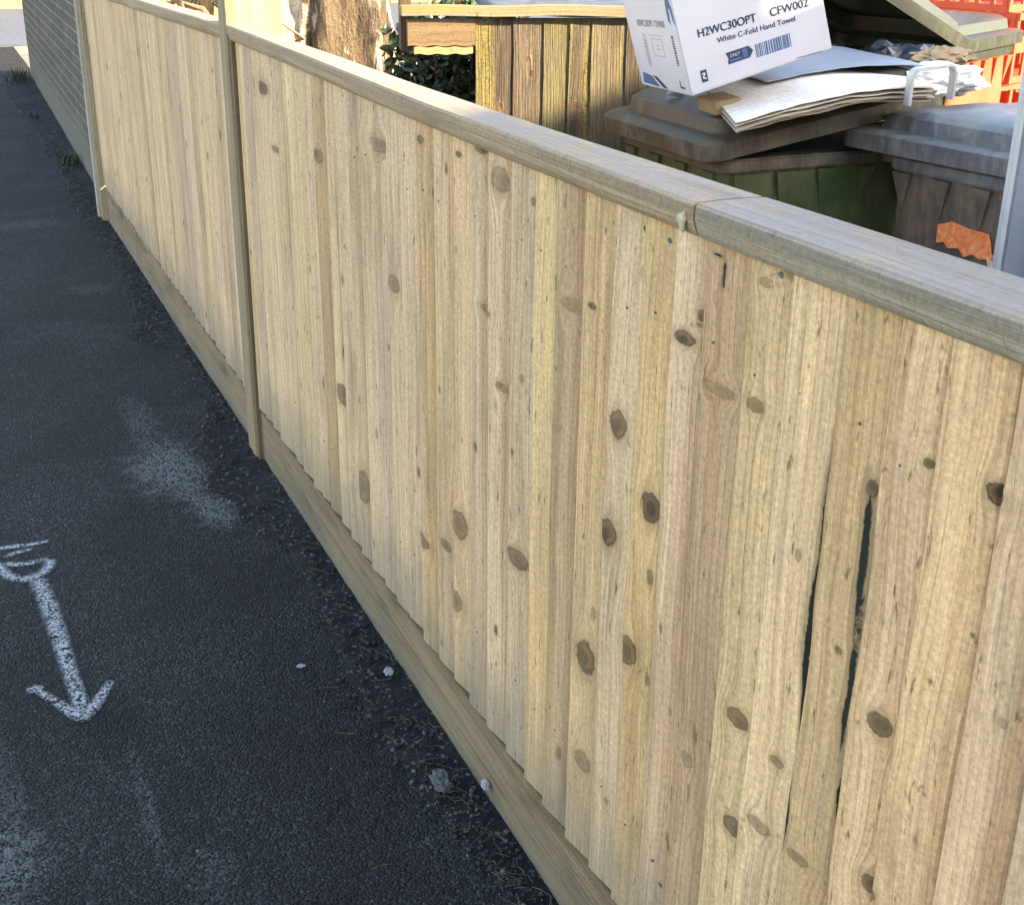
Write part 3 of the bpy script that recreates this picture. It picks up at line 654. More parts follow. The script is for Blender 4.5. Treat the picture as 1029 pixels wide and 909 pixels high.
mb = MB(); Mx = Matrix.Translation(Vector(frm(0.56, -0.5, 0))) @ Matrix.Rotation(math.atan2(dv.y, dv.x), 4, 'Z'); mb.box((-0.42, 0.12, 0.05), (0.42, 0.38, 0.07), Mx); mb.box((-0.42, -0.02, 0.07), (0.42, 0.0, 1.2), Mx)
parm(mb.build('back_panel', plain('dark_ply', (0.12, 0.085, 0.05), 0.85)), store)

# ------------------------------------------------------------------ trees
def bark(name, dark, light, mixlo=0.45, mixhi=0.55):
    t = NT(name); oc = t.coord(); v = t.vmul(oc, (1, 1, 0.35))
    n1 = t.noise(v, 9, 5, 0.6, 0.8); n2 = t.noise(t.vmul(oc, (1, 1, 0.3)), 55, 5, 0.7); n3 = t.noise(oc, 130, 3, 0.7)
    big = t.noise(v, 3.2, 2, 0.5)
    k = t.math('ADD', t.math('MULTIPLY', n1, 0.5), t.math('MULTIPLY', big, 0.5))
    c = t.mix(t.map(k, mixlo, mixhi), dark, light)
    c = t.mix(1.0, c, t.ramp(n2, [(0.3, 0.45), (0.55, 1.0), (0.8, 1.3)]), 'MULTIPLY')
    c = t.mix(1.0, c, t.ramp(n3, [(0.3, 0.7), (0.7, 1.25)]), 'MULTIPLY')
    h = t.math('ADD', t.math('MULTIPLY', n1, 1.4), t.math('ADD', t.math('MULTIPLY', n2, 0.9), t.math('MULTIPLY', n3, 0.3)))
    return t.fin(c, 0.95, t.bump(h, 0.03, 1.0), 0.15)
M['bark'] = bark('flaking_bark', (0.15, 0.11, 0.07, 1), (0.64, 0.53, 0.38, 1), 0.46, 0.51)
M['bark2'] = bark('pale_bark', (0.36, 0.32, 0.27, 1), (0.62, 0.58, 0.52, 1), 0.38, 0.5)
def trunk(base, hgt, rad, lean, flare, amp, seed, nz=120, na=96):
    rings = []
    for j in range(nz):
        z = hgt*j/(nz-1); rr = []
        for k in range(na):
            a = 2*math.pi*k/na
            lob = math.sin(3*a+seed+z*0.8)*0.09 + math.sin(5*a+seed*2-z*1.3)*0.06 + math.sin(9*a+seed+z*2)*0.035
            fl = flare*math.exp(-z/0.55)*(1+0.5*math.sin(4*a+seed))
            r = rad*(1-0.30*z/hgt)*(1+lob)*(1+fl)
            q = Vector((math.cos(a)*3+seed, math.sin(a)*3, z*1.4))
            r += amp*mnoise.fractal(q*1.4, 1, 2, 5) - amp*0.7*max(0, mnoise.noise(Vector((math.cos(a)*4.5, math.sin(a)*4.5, z*0.6+seed)))-0.12)
            rr.append((lean[0]*z+r*math.cos(a), lean[1]*z+r*math.sin(a), z))
        rings.append(rr)
    return MB().loft(rings)
M['leaf'] = None
def leafmat(name, a, b):
    t = NT(name); rn = t.n('ObjectInfo'); c = t.ramp(t.sep(t.voro(t.pos(), 18, out='Color'))[0], [(0, a), (1, b)])
    t.b.inputs['Specular IOR Level'].default_value = 0.5; m_ = t.fin(c, 0.38, None, 0.5)
    t.b.inputs['Transmission Weight'].default_value = 0.0
    return m_
def leaves(n, gen, size, seed, fold=0.25):
    rg = random.Random(seed); mb = MB()
    for _ in range(n):
        c_ = gen(rg); s = size*rg.uniform(0.6, 1.3); d = Vector((rg.gauss(0, 1), rg.gauss(0, 1), rg.gauss(-0.2, 0.7))).normalized()
        u = d.cross(Vector((rg.gauss(0,1), rg.gauss(0,1), rg.gauss(0,1)))).normalized(); nn = d.cross(u)
        P = [c_, c_+d*s*0.35+u*s*0.28-nn*s*fold*0.3, c_+d*s*0.75+u*s*0.22-nn*s*fold*0.3, c_+d*s, c_+d*s*0.75-u*s*0.22-nn*s*fold*0.3, c_+d*s*0.35-u*s*0.28-nn*s*fold*0.3, c_+d*s*0.4+nn*s*0.04, c_+d*s*0.75+nn*s*0.02]
        mb.add(P, [(0,1,6),(1,2,7,6),(2,3,7),(3,4,7),(4,5,6,7),(5,0,6)])
    return mb
def tree(name, base, hgt, rad, lean, flare, amp, seed, mat, label, crown_r, nleaf, cut=3.0):
    root = empty(name, base); tag(root, label, 'tree')
    o = trunk(base, hgt, rad, lean, flare, amp, seed).build('trunk', mat, root, True); rg = random.Random(seed)
    top = Vector((lean[0]*hgt, lean[1]*hgt, hgt)); tips = []
    for k in range(7):
        a = 2*math.pi*k/7+rg.uniform(-.3, .3); L = rg.uniform(0.9, 1.5)*crown_r*0.8
        e = top+Vector((math.cos(a)*L*0.8, math.sin(a)*L*0.8, rg.uniform(0.4, 1.3)*L*0.8)); mid = (top+e)/2+Vector((0, 0, -0.15))
        MB().tube([top-Vector((0,0,0.3)), mid, e], [rad*0.4, rad*0.22, rad*0.06], 8).build('limb', mat, root, True); tips += [e, mid*0.5+e*0.5, mid]
    def gen(rg):
        c_ = rg.choice(tips); return c_+Vector((rg.gauss(0, .33), rg.gauss(0, .33), rg.gauss(0, .26)))*crown_r*0.5
    leaves(nleaf, gen, 0.12, seed).build('crown', M['leafg'], root)
    return root
M['leafg'] = leafmat('green_leaf', (0.035, 0.06, 0.015), (0.10, 0.13, 0.035))
M['leafd'] = leafmat('dark_ivy_leaf', (0.012, 0.025, 0.010), (0.05, 0.075, 0.03))
tree('tree', (1.59, 5.45, 0), 3.0, 0.315, (-0.02, 0.05), 0.30, 0.05, 4.2, M['bark'], 'thick old tree trunk with flaking cream and brown bark behind the fence', 1.7, 5000)
tree('tree', (1.66, 6.75, 0), 3.2, 0.17, (-0.01, 0.0), 0.2, 0.015, 1.3, M['bark2'], 'paler slimmer tree trunk half hidden behind the flaking one', 1.6, 4000)

# dark shrub between the trunk and the side fence
sh = empty('ivy_shrub', (1.82, 4.66, 0)); tag(sh, 'dark glossy-leaved shrub in the gap between trunk and old side fence', 'shrub')
def g1(rg):
    a = rg.uniform(0, 6.28); r = math.sqrt(rg.random()); return Vector((0.02+0.29*r*math.cos(a), 0.0+0.17*r*math.sin(a), rg.uniform(0.35, 1.36)-0.15*r))
leaves(6500, g1, 0.045, 21).build('foliage', M['leafd'], sh)
mb = MB(); rg = random.Random(3)
for k in range(16):
    a = rg.uniform(0, 6.28); e = Vector((0.22*math.cos(a), 0.15*math.sin(a), rg.uniform(0.9, 1.4))); mb.tube([(0, 0, 0), e*0.5+Vector((0, 0, 0.1)), e], [0.014, 0.009, 0.004], 6)
mb.build('stem', M['bark'], sh, True)

# curled dry prunings behind the far fence section
dp = empty('brushwood_heap', (1.12, 5.2, 0)); tag(dp, 'heap of dry curled brown prunings showing above the far fence section', 'brushwood')
mb = MB(); rg = random.Random(8)
for k in range(260):
    c0 = Vector((rg.uniform(-0.03, 0.06), rg.uniform(-0.1, 1.4), rg.uniform(0.0, 1.20))); a = rg.choice((1.4, -1.75))+rg.uniform(-.2, .2); L = rg.uniform(0.15, 0.4)
    pts = [c0+Vector((math.cos(a+q*0.5)*L*q*0.33, math.sin(a+q*0.5)*L*q*0.33, 0.05*math.sin(q*1.3+k))) for q in range(5)]
    pts = [Vector((max(-0.14, min(0.25, q.x)), q.y, q.z)) for q in pts]; mb.tube(pts, rg.uniform(0.004, 0.013), 6)
mb.build('twigs', plain('dry_twig', (0.24, 0.16, 0.09), 0.9, 0.5, 8), dp, True)
def g2(rg): return Vector((rg.uniform(-0.03, 0.14), rg.uniform(-0.1, 1.4), rg.uniform(0.6, 1.22)))
leaves(900, g2, 0.07, 33, 0.8).build('dry_leaves', plain('dry_leaf', (0.36, 0.24, 0.12), 0.8, 0.5, 20), dp)

# ------------------------------------------------------------------ wheelie bins
def plastic(name, c, dust=(0.30, 0.27, 0.22), amt=0.45, rough=0.48):
    t = NT(name); p = t.coord()
    n = t.noise(p, 7, 7, 0.72, 0.4); n2 = t.noise(t.vmul(p, (1, 1, 0.25)), 38, 5, 0.7)
    k = t.math('MULTIPLY', t.map(t.math('ADD', t.math('MULTIPLY', n, 0.6), t.math('MULTIPLY', n2, 0.4)), 0.42, 0.66), amt)
    c_ = t.mix(k, c, dust)
    return t.fin(c_, t.math('ADD', t.math('MULTIPLY', k, 0.5), rough), t.bump(t.noise(p, 240, 3), 0.0012, 0.8), 0.45)
M['bin_green'] = plastic('green_bin_plastic', (0.050, 0.080, 0.026), (0.19, 0.15, 0.07), 0.5)
M['bin_brown'] = plastic('dusty_bin_plastic', (0.070, 0.058, 0.040), (0.21, 0.17, 0.11), 0.7, 0.42)
M['bin_grey'] = plastic('grey_bin_plastic', (0.085, 0.074, 0.060), (0.26, 0.18, 0.10), 0.8)
M['lid_grey'] = plastic('grey_lid_plastic', (0.095, 0.098, 0.104), (0.28, 0.26, 0.21), 0.7, 0.33)
M['lid_olive'] = plastic('olive_lid_plastic', (0.016, 0.020, 0.011), (0.055, 0.055, 0.036), 0.5, 0.30)
M['bin_orange'] = plastic('orange_bin_plastic', (0.50, 0.075, 0.025), (0.3, 0.15, 0.08), 0.3)
M['dark'] = plain('black_void', (0.012, 0.012, 0.012), 0.8)
M['rubber'] = plain('rubber', (0.02, 0.02, 0.02), 0.8)
def wheelie(label, loc, rz, w_=0.58, d_=0.70, h_=0.98, mb_=None, ml=None, lid_open=0.0, over=0.03, group='wheelie bins behind the fence', lug=True, tiltx=0.0):
    """local frame: front faces -y, back with hinge and wheels at +y"""
    root = empty('wheelie_bin', loc, rz); tag(root, label, 'bin', group)
    W = w_/2; Dp = d_/2; b = MB(); rings = []
    for z, s, sy in ((0.06, 0.80, 0.72), (0.07, 0.81, 0.73), (h_*0.5, 0.90, 0.86), (h_-0.10, 0.965, 0.96), (h_-0.035, 0.975, 0.97)):
        rings.append(rrect(-W*s, -Dp*sy, W*s, Dp*0.93, 0.05, z))
    b.loft(rings); b.build('body', mb_, root, True).data.set_sharp_from_angle(angle=R(50))
    b = MB(); b.loft([rrect(-W-0.004, -Dp-0.004, W+0.004, Dp+0.004, 0.055, z) for z in (h_-0.052, h_-0.012)]); b.build('rim', ml, root, bevel=0.006)
    # tapered stiffening ribs under the rim
    for side in range(3):
        L = w_ if side == 0 else d_; n = 4 if side == 0 else 5; r_ = MB()
        for k in range(n):
            u = -L/2+L*(k+0.5)/n; r_ = MB()
            tri = [(0.0, h_-0.052), (0.030, h_-0.052), (0.004, h_-0.15)]
            def pp(du, o, z):
                if side == 0: return Vector((u+du, -Dp*0.97-o+0.014, z))
                sg = -1 if side == 1 else 1
                return Vector((sg*(W*0.965+o-0.008), u+du, z))
            r_ = MB(); r_.loft([[pp(-0.03, 0.0, h_-0.055), pp(0.03, 0.0, h_-0.055), pp(0.0, 0.0, h_-0.17)], [pp(-0.03, 0.026, h_-0.055), pp(0.03, 0.026, h_-0.055), pp(0.0, 0.006, h_-0.17)]])
            r_.build('rib', mb_, root)
    # handle and hinge
    hb = MB(); hb.tube([(-W*0.8, Dp+0.03, h_-0.02), (-W*0.8, Dp+0.055, h_-0.012), (W*0.8, Dp+0.055, h_-0.012), (W*0.8, Dp+0.03, h_-0.02)], 0.013, 12)
    for x in (-W*0.8, -W*0.28, W*0.28, W*0.8):
        lb = MB(); lb.box((x-0.012, Dp-0.02, h_-0.045), (x+0.012, Dp+0.052, h_-0.002)); lb.build('hinge_lug', mb_, root, bevel=0.003)
    hb.build('handle', mb_, root, True)
    for sg in (-1, 1):
        wh = MB(); rr = []
        for x, r_ in ((0, 0.085), (0.005, 0.1), (0.045, 0.1), (0.05, 0.085)): rr.append([Vector((sg*(W*0.82+x), Dp*0.9+r_*math.cos(a), 0.10+r_*math.sin(a))) for a in [2*math.pi*k/28 for k in range(28)]])
        wh.loft(rr); wh.build('wheel', M['rubber'], root, True).data.set_sharp_from_angle(angle=R(40))
    MB().tube([(-W*0.8, Dp*0.9, 0.1), (W*0.8, Dp*0.9, 0.1)], 0.012, 8).build('axle', Ms, root, True)
    MB().loft([rrect(-W*0.93, -Dp*0.93, W*0.93, Dp*0.93, 0.04, z) for z in (h_-0.010, h_-0.006)]).build('dark_mouth', M['dark'], root)  # flat black sheet painted in for the dark inside of the bin
    # lid: skirt + raised dome, hinged at the back
    lid = MB(); sk = 0.028; y0 = -2*Dp-sk-0.05; y1 = over; fl = []
    fl = [rrect(-W-sk, y0, W+sk, y1, 0.06, 0.0), rrect(-W-sk, y0, W+sk, y1, 0.06, 0.045), rrect(-W-sk+0.012, y0+0.012, W+sk-0.012, y1-0.012, 0.055, 0.052),
          rrect(-W+0.025, y0+0.065, W-0.025, min(y1, 0.03)-0.05, 0.05, 0.056), rrect(-W+0.032, y0+0.075, W-0.032, min(y1, 0.03)-0.06, 0.05, 0.094), rrect(-W+0.055, y0+0.10, W-0.055, min(y1, 0.03)-0.085, 0.05, 0.108),
          rrect(-W*0.4, y0*0.7, W*0.4, -0.17, 0.05, 0.120)]
    inner = [rrect(-W*0.4, y0*0.7, W*0.4, y1-0.2, 0.05, 0.106), rrect(-W+0.06, y0+0.105, W-0.06, y1-0.09, 0.05, 0.094), rrect(-W+0.04, y0+0.08, W-0.04, y1-0.07, 0.05, 0.05), rrect(-W-sk+0.008, y0+0.008, W+sk-0.008, y1-0.008, 0.055, 0.044), rrect(-W-sk+0.006, y0+0.006, W+sk-0.006, y1-0.006, 0.055, 0.0)]
    n = len(fl[0]); lid.loft(fl+inner, cap=False)
    lid.f.append(tuple(range(6*n, 7*n))); lid.f.append(tuple(reversed(range(7*n, 8*n))))
    # remove the bridge between outer and inner crowns
    lid.f = [f for f in lid.f if not (len(f) == 4 and min(f) >= 6*n and max(f) < 8*n and min(f) < 7*n and max(f) >= 7*n)]
    for j in range(n): k = (j+1) % n; lid.f.append((j, k, 11*n+k, 11*n+j))
    lo = lid.build('lid', ml, root, True); lo.data.set_sharp_from_angle(angle=R(38)); lo.location = (0, Dp+0.012, h_-0.008); lo.rotation_euler = (-lid_open, 0, 0)
    return root, lo
#BINS#
def place(corner, az_long):  # helper: rotation so that local +x runs along azimuth
    return R(90-az_long)
# green bin nearest the left: hinge side faces the path fence
b1, l1 = wheelie('olive-green wheelie bin under the tilted white carton', (2.315, 3.335, 0), R(-90), 0.60, 0.70, 0.985, M['bin_green'], M['bin_brown'], R(-9))
l1.location.z += 0.115
b2, l2 = wheelie('dark grey wheelie bin with a torn orange sticker beside the grey gate', (2.752, 2.625, 0), R(9.5), 0.58, 0.66, 1.0, M['bin_grey'], M['lid_grey'], 0, 0.155)
b3, l3 = wheelie('wheelie bin with its dark olive lid swung open at the back of the group', (2.89, 3.79, 0), R(-75), 0.56, 0.66, 1.155, M['bin_green'], M['lid_olive'], R(21))
b4, l4 = wheelie('closed orange-bodied wheelie bin with a sunlit domed olive lid in front of the crates', (3.78, 4.42, 0), R(-62), 0.56, 0.66, 1.12, M['bin_orange'], M['lid_olive'], 0)
#REST2#
# ------------------------------------------------------------------ unseen building added behind the camera to cast the near shade
ho = empty('added_house', (8.3, -6.0, 0)); tag(ho, 'unseen brick building with a tiled gable roof, added to shade the bins', 'added_house')
GA = [(1.5, -0.05), (12.6, -0.05), (12.6, 3.14), (8.6, 5.33), (1.5, 3.10)]  # gable outline shaped for where its shadow edge falls
mb = MB(); mb.loft([[Vector((x-8.3, 3.0, z)) for x, z in GA], [Vector((x-8.3, -3.0, z)) for x, z in GA]])
hb_ = mb.build('wall', None, ho); 
t = NT('house_brick'); oc = t.coord(); s_ = t.sep(oc); bt = t.n('TexBrick'); t.set(bt.inputs['Vector'], t.comb(t.math('ADD', s_[0], s_[1]), s_[2], 0.0)); bt.inputs['Scale'].default_value = 1
bt.inputs['Brick Width'].default_value = .225; bt.inputs['Row Height'].default_value = .075; bt.inputs['Mortar Size'].default_value = .006
bt.inputs['Color1'].default_value = (.30, .13, .08, 1); bt.inputs['Color2'].default_value = (.38, .19, .12, 1); bt.inputs['Mortar'].default_value = (.4, .37, .32, 1)
hb_.data.materials.append(t.fin(t.mix(1.0, bt.outputs['Color'], t.ramp(t.noise(oc, 4, 6, .7), [(.3, .7), (.7, 1.15)]), 'MULTIPLY'), .9, t.bump(bt.outputs['Fac'], -.006)))
M['tile'] = plain('roof_tile', (0.16, 0.08, 0.06), 0.8, 0.3, 6, bump=0.01, bscale=12)
for a, b in (((1.3, 3.109), (8.6, 5.401)), ((8.6, 5.401), (12.8, 3.09))):
    mb = MB(); mb.loft([[Vector((a[0]-8.3, y, a[1])), Vector((b[0]-8.3, y, b[1])), Vector((b[0]-8.3, y, b[1]+0.06)), Vector((a[0]-8.3, y, a[1]+0.06))] for y in (3.05, -3.1)]); mb.build('roof', M['tile'], ho)
mb = MB(); mb.box((-1.35, 2.35, 4.6), (-0.85, 2.9, 5.42)); mb.build('added_chimney', hb_.data.materials[0], ho, bevel=0.01); mb = MB(); mb.box((-1.38, 2.3, 5.422), (-0.82, 2.95, 5.48)); mb.build('added_chimney_cap', M['concrete'], ho, bevel=0.01)  # stack and cap added to throw shadow over the white carton
Mg = plain('window_glass', (0.03, 0.04, 0.05), 0.08, 0.05, 3, 0.6); Mw = plain('white_upvc', (0.75, 0.75, 0.74), 0.4, 0.05)
for x in (-3.2, 1.0):
    mb = MB()
    for a, b in (((x, 3.002, 1.0), (x+1.4, 3.05, 1.07)), ((x, 3.002, 2.03), (x+1.4, 3.05, 2.1)), ((x, 3.002, 1.07), (x+0.07, 3.05, 2.03)), ((x+1.33, 3.002, 1.07), (x+1.4, 3.05, 2.03)), ((x+0.67, 3.002, 1.07), (x+0.73, 3.05, 2.03))): mb.box(a, b)
    f_ = mb.build('window', Mw, ho); mb = MB(); mb.box((x+0.07, 3.004, 1.07), (x+1.33, 3.02, 2.03)); mb.build('pane', Mg, f_)

# ------------------------------------------------------------------ white carton
bo = bpy.data.objects.new('cardboard_carton', None); col.objects.link(bo)
tag(bo, 'large white printed carton tilted on top of the olive-green bin', 'box')
Rb = Matrix(((0.943, 0.194, -0.269), (-0.172, 0.98, 0.102), (0.284, -0.05, 0.958))).to_4x4()
bo.matrix_world = Matrix.Translation((1.8029, 2.95, 1.1603)) @ Rb
M['carton'] = plain('white_carton_board', (0.56, 0.53, 0.53), 0.75, 0.06, 5, 0.2, 0.0008, 120)
BW, BD, BH = 0.398, 0.412, 0.33
mb = MB(); mb.box((0, 0, 0), (BW, BD, BH))
o = mb.build('box', M['carton'], bo); bm = bmesh.new(); bm.from_mesh(o.data); bmesh.ops.subdivide_edges(bm, edges=bm.edges, cuts=14, use_grid_fill=True)
for v_ in bm.verts:
    x, y, z = v_.co; n_ = Vector((x-BW/2, y-BD/2, z-BH/2)); s__ = 0.004*mnoise.noise(Vector((x*6, y*6, z*6)))
    if y < 0.001 and 0.01 < x < BW-0.01 and 0.01 < z < BH-0.01: v_.co.y += 0.0
    if 0.004 < x < BW-0.004 and 0.004 < z < BH-0.004 and y > BD-0.001: v_.co.y += s__
bmesh.ops.bevel(bm, geom=[e for e in bm.edges if len(e.link_faces) == 2 and e.calc_face_angle(0) > 1], offset=0.003, segments=2, affect='EDGES')
bm.to_mesh(o.data); bm.free()
mb = MB(); mb.box((0.004, BD/2-0.03, BH+0.0015), (BW-0.004, BD/2+0.03, BH+0.0028)); mb.build('packing_tape', plain('brown_tape', (0.42, 0.33, 0.2), 0.25, 0.05), bo)
M['ink'] = plain('navy_print', (0.035, 0.050, 0.085), 0.6, 0.2, 60); M['ink2'] = plain('blue_print', (0.07, 0.13, 0.24), 0.6, 0.2, 60); M['inkf'] = plain('faint_print', (0.33, 0.31, 0.32), 0.7, 0.2, 60)
def onface(face, pts2, eps=0.0008):
    if face == 'front': return [Vector((a, -eps, b)) for a, b in pts2]
    return [Vector((-eps, a, b)) for a, b in pts2]
def flat(name, polys, face, mat):
    mb = MB()
    for P in polys:
        f_ = onface(face, P); g_ = onface(face, P, 0.0002); mb.loft([g_, f_])
    return mb.build(name, mat, bo)
def text(s, start, end, h, face, mat, name='lettering', bold=0.0012):
    cu = bpy.data.curves.new('txt', 'FONT'); cu.body = s; cu.size = 1.0; cu.offset = 0
    to = bpy.data.objects.new('txt', cu); col.objects.link(to); bpy.context.view_layer.update()
    me = bpy.data.meshes.new_from_object(to.evaluated_get(bpy.context.evaluated_depsgraph_get())); bpy.data.objects.remove(to)
    xs = [v.co.x for v in me.vertices]; ys_ = [v.co.y for v in me.vertices]; x0, x1, y0, y1 = min(xs), max(xs), min(ys_), max(ys_)
    a = Vector(start); b = Vector(end); L = (b-a).length; e1 = (b-a)/L; e2 = Vector((-e1.y, e1.x)) if face == 'front' else Vector((0, 1))
    out = MB(); vs = []
    for v in me.vertices:
        q = a + e1*((v.co.x-x0)/(x1-x0)*L) + e2*((v.co.y-y0)/(y1-y0)*h); vs.append(tuple(onface(face, [(q.x, q.y)])[0]))
    out.add(vs, [tuple(p.vertices) for p in me.polygons])
    if bold:   # a second, slightly shifted copy thickens the strokes
        sh_ = onface(face, [(bold, bold*0.4)], 0.0)[0]; out.add([tuple(Vector(v)+sh_+(Vector((0, -0.0002, 0)) if face == 'front' else Vector((-0.0002, 0, 0)))) for v in vs], [tuple(p.vertices) for p in me.polygons])
    return out.build(name, mat, bo)
text('H2WC30OPT', (0.0508, 0.1342), (0.209, 0.1275), 0.0205, 'front', M['ink'], bold=0.0018)
text('CFW002', (0.2484, 0.1275), (0.353, 0.1225), 0.0205, 'front', M['ink'], bold=0.0018)
text('White C-Fold Hand Towel', (0.097, 0.1065), (0.312, 0.098), 0.0135, 'front', M['ink'], bold=0.0008)
def lerp2(a, b, c, d, u, v): return (a[0]*(1-u)*(1-v)+b[0]*u*(1-v)+c[0]*u*v+d[0]*(1-u)*v, a[1]*(1-u)*(1-v)+b[1]*u*(1-v)+c[1]*u*v+d[1]*(1-u)*v)
lb = [(0.1135, 0.047), (0.174, 0.047), (0.1865, 0.062), (0.176, 0.0765), (0.1125, 0.0765), (0.117, 0.062)]
flat('printed_arrow_label', [lb], 'front', M['ink'])
text('ONLY', (0.122, 0.0625), (0.150, 0.0622), 0.008, 'front', M['carton'], bold=0).data.transform(Matrix.Translation((0, -0.0006, 0)))
flat('printed_arrow_label', [[(0.120, 0.052), (0.152, 0.052), (0.152, 0.0565), (0.120, 0.0565)], [(0.157, 0.051), (0.170, 0.051), (0.170, 0.0725), (0.157, 0.0725)]], 'front', M['ink2']).data.transform(Matrix.Translation((0, -0.0006, 0)))
bars = []; x = 0.192; rg = random.Random(2)
while x < 0.288: wd = rg.choice((0.0012, 0.002, 0.0032, 0.0045)); bars.append([(x, 0.040), (x+wd, 0.040), (x+wd+0.001, 0.074), (x+0.001, 0.074)]); x += wd+rg.choice((0.0012, 0.002, 0.003))
flat('barcode', bars, 'front', M['ink2']).__setitem__('kind', 'stuff') if False else flat('barcode', bars, 'front', M['ink2'])
flat('printed_square', [[(0.036, 0.024), (0.053, 0.024), (0.053, 0.054), (0.036, 0.054)]], 'front', M['ink'])
flat('printed_square', [[(0.040, 0.033), (0.048, 0.030), (0.050, 0.033), (0.043, 0.037), (0.049, 0.042), (0.047, 0.048), (0.039, 0.046), (0.040, 0.043), (0.045, 0.044), (0.040, 0.038)]], 'front', M['carton']).data.transform(Matrix.Translation((0, -0.0006, 0)))
flat('printed_line', [[(0.296, 0.0065), (0.370, 0.0025), (0.370, 0.0040), (0.296, 0.0080)]], 'front', M['ink'])
text('Recyclable', (0.165, 0.016), (0.235, 0.013), 0.010, 'front', M['inkf'], bold=0) if False else None
flat('printed_line', [[(0.225, 0.1900), (0.262, 0.186), (0.262, 0.190), (0.225, 0.194)]], 'front', M['ink'])
# side face
flat('printed_arrow', [[(0.034, 0.182), (0.050, 0.192), (0.046, 0.235), (0.026, 0.262), (0.004, 0.225), (0.002, 0.180), (0.012, 0.190), (0.020, 0.222), (0.030, 0.222)]], 'side', M['ink2'])
text('H2WC30OPT  CFW002', (0.318, 0.170), (0.085, 0.172), 0.018, 'side', M['inkf'])
for (ya, yb, za, zb, hz) in ((0.057, 0.040, 0.076, 0.155, 1), (0.300, 0.272, 0.062, 0.150, 1)):
    bs = []; z = za
    while z < zb: wd = rg.choice((0.001, 0.002, 0.003)); bs.append([(ya, z), (yb, z), (yb, z+wd), (ya, z+wd)]); z += wd+rg.choice((0.001, 0.0018, 0.0025))
    flat('barcode', bs, 'side', M['inkf'] if ya > 0.1 else M['ink'])
sq = []
for (a, b, c_, d_) in ((0.228, 0.139, 0.139, 0.1405), (0.228, 0.139, 0.093, 0.0945), (0.228, 0.2265, 0.093, 0.1405), (0.1405, 0.139, 0.093, 0.1405), (0.20, 0.165, 0.112, 0.1135), (0.20, 0.165, 0.122, 0.1235), (0.24, 0.13, 0.148, 0.1495)): sq.append([(a, c_), (b, c_), (b, d_), (a, d_)])
flat('printed_frame', sq, 'side', M['inkf'])
flat('printed_wedge', [[(0.385, 0.010), (0.245, 0.006), (0.30, 0.034), (0.372, 0.040)]], 'side', M['ink2']); flat('printed_wedge', [[(0.215, 0.006), (0.180, 0.006), (0.255, 0.034), (0.290, 0.036)]], 'side', M['ink'])
flat('printed_mark', [[(0.070, 0.016), (0.064, 0.016), (0.064, 0.036), (0.070, 0.036)], [(0.062, 0.016), (0.035, 0.015), (0.035, 0.020), (0.062, 0.021)]], 'side', M['ink'])

# small brown carton and two bottles under it
M['kraft'] = plain('kraft_board', (0.33, 0.235, 0.135), 0.85, 0.2, 20, bump=0.0008)
mb = MB(); mb.box((0, 0, 0), (0.075, 0.12, 0.036)); o = mb.build('cardboard_box', M['kraft'], bevel=0.002); o.location = (1.925, 3.02, 1.096); o.rotation_euler = (0.0, R(-9), R(-8)); tag(o, 'small flat brown box squashed beneath the corner of the white carton', 'box')
def bottle(loc, rot, c, label):
    root = empty('plastic_bottle', loc); root.rotation_euler = rot; tag(root, label, 'bottle', 'bottles under the carton')
    rs = []
    for z, r in ((0, 0.020), (0.004, 0.028), (0.03, 0.030), (0.034, 0.0275), (0.04, 0.030), (0.10, 0.030), (0.104, 0.0275), (0.11, 0.030), (0.14, 0.027), (0.165, 0.014), (0.18, 0.012)): rs.append([Vector((r*math.cos(a), r*math.sin(a), z)) for a in [2*math.pi*k/24 for k in range(24)]])
    MB().loft(rs).build('bottle_body', plain('bottle_plastic', c, 0.18, 0.1, 10, 0.6), root, True)
    MB().loft([[Vector((0.0145*math.cos(a), 0.0145*math.sin(a), z)) for a in [2*math.pi*k/20 for k in range(20)]] for z in (0.175, 0.196)]).build('cap', plain('bottle_cap', (0.1, 0.2, 0.4), 0.4), root, True)
bottle((2.00, 3.36, 1.085), (R(88), 0, R(150)), (0.16, 0.20, 0.26), 'blue-grey bottle end seen nearer the corner under the white carton')
bottle((2.045, 3.60, 1.085), (R(88), 0, R(95)), (0.05, 0.06, 0.065), 'darker bottle lying behind the blue-grey one under the white carton')

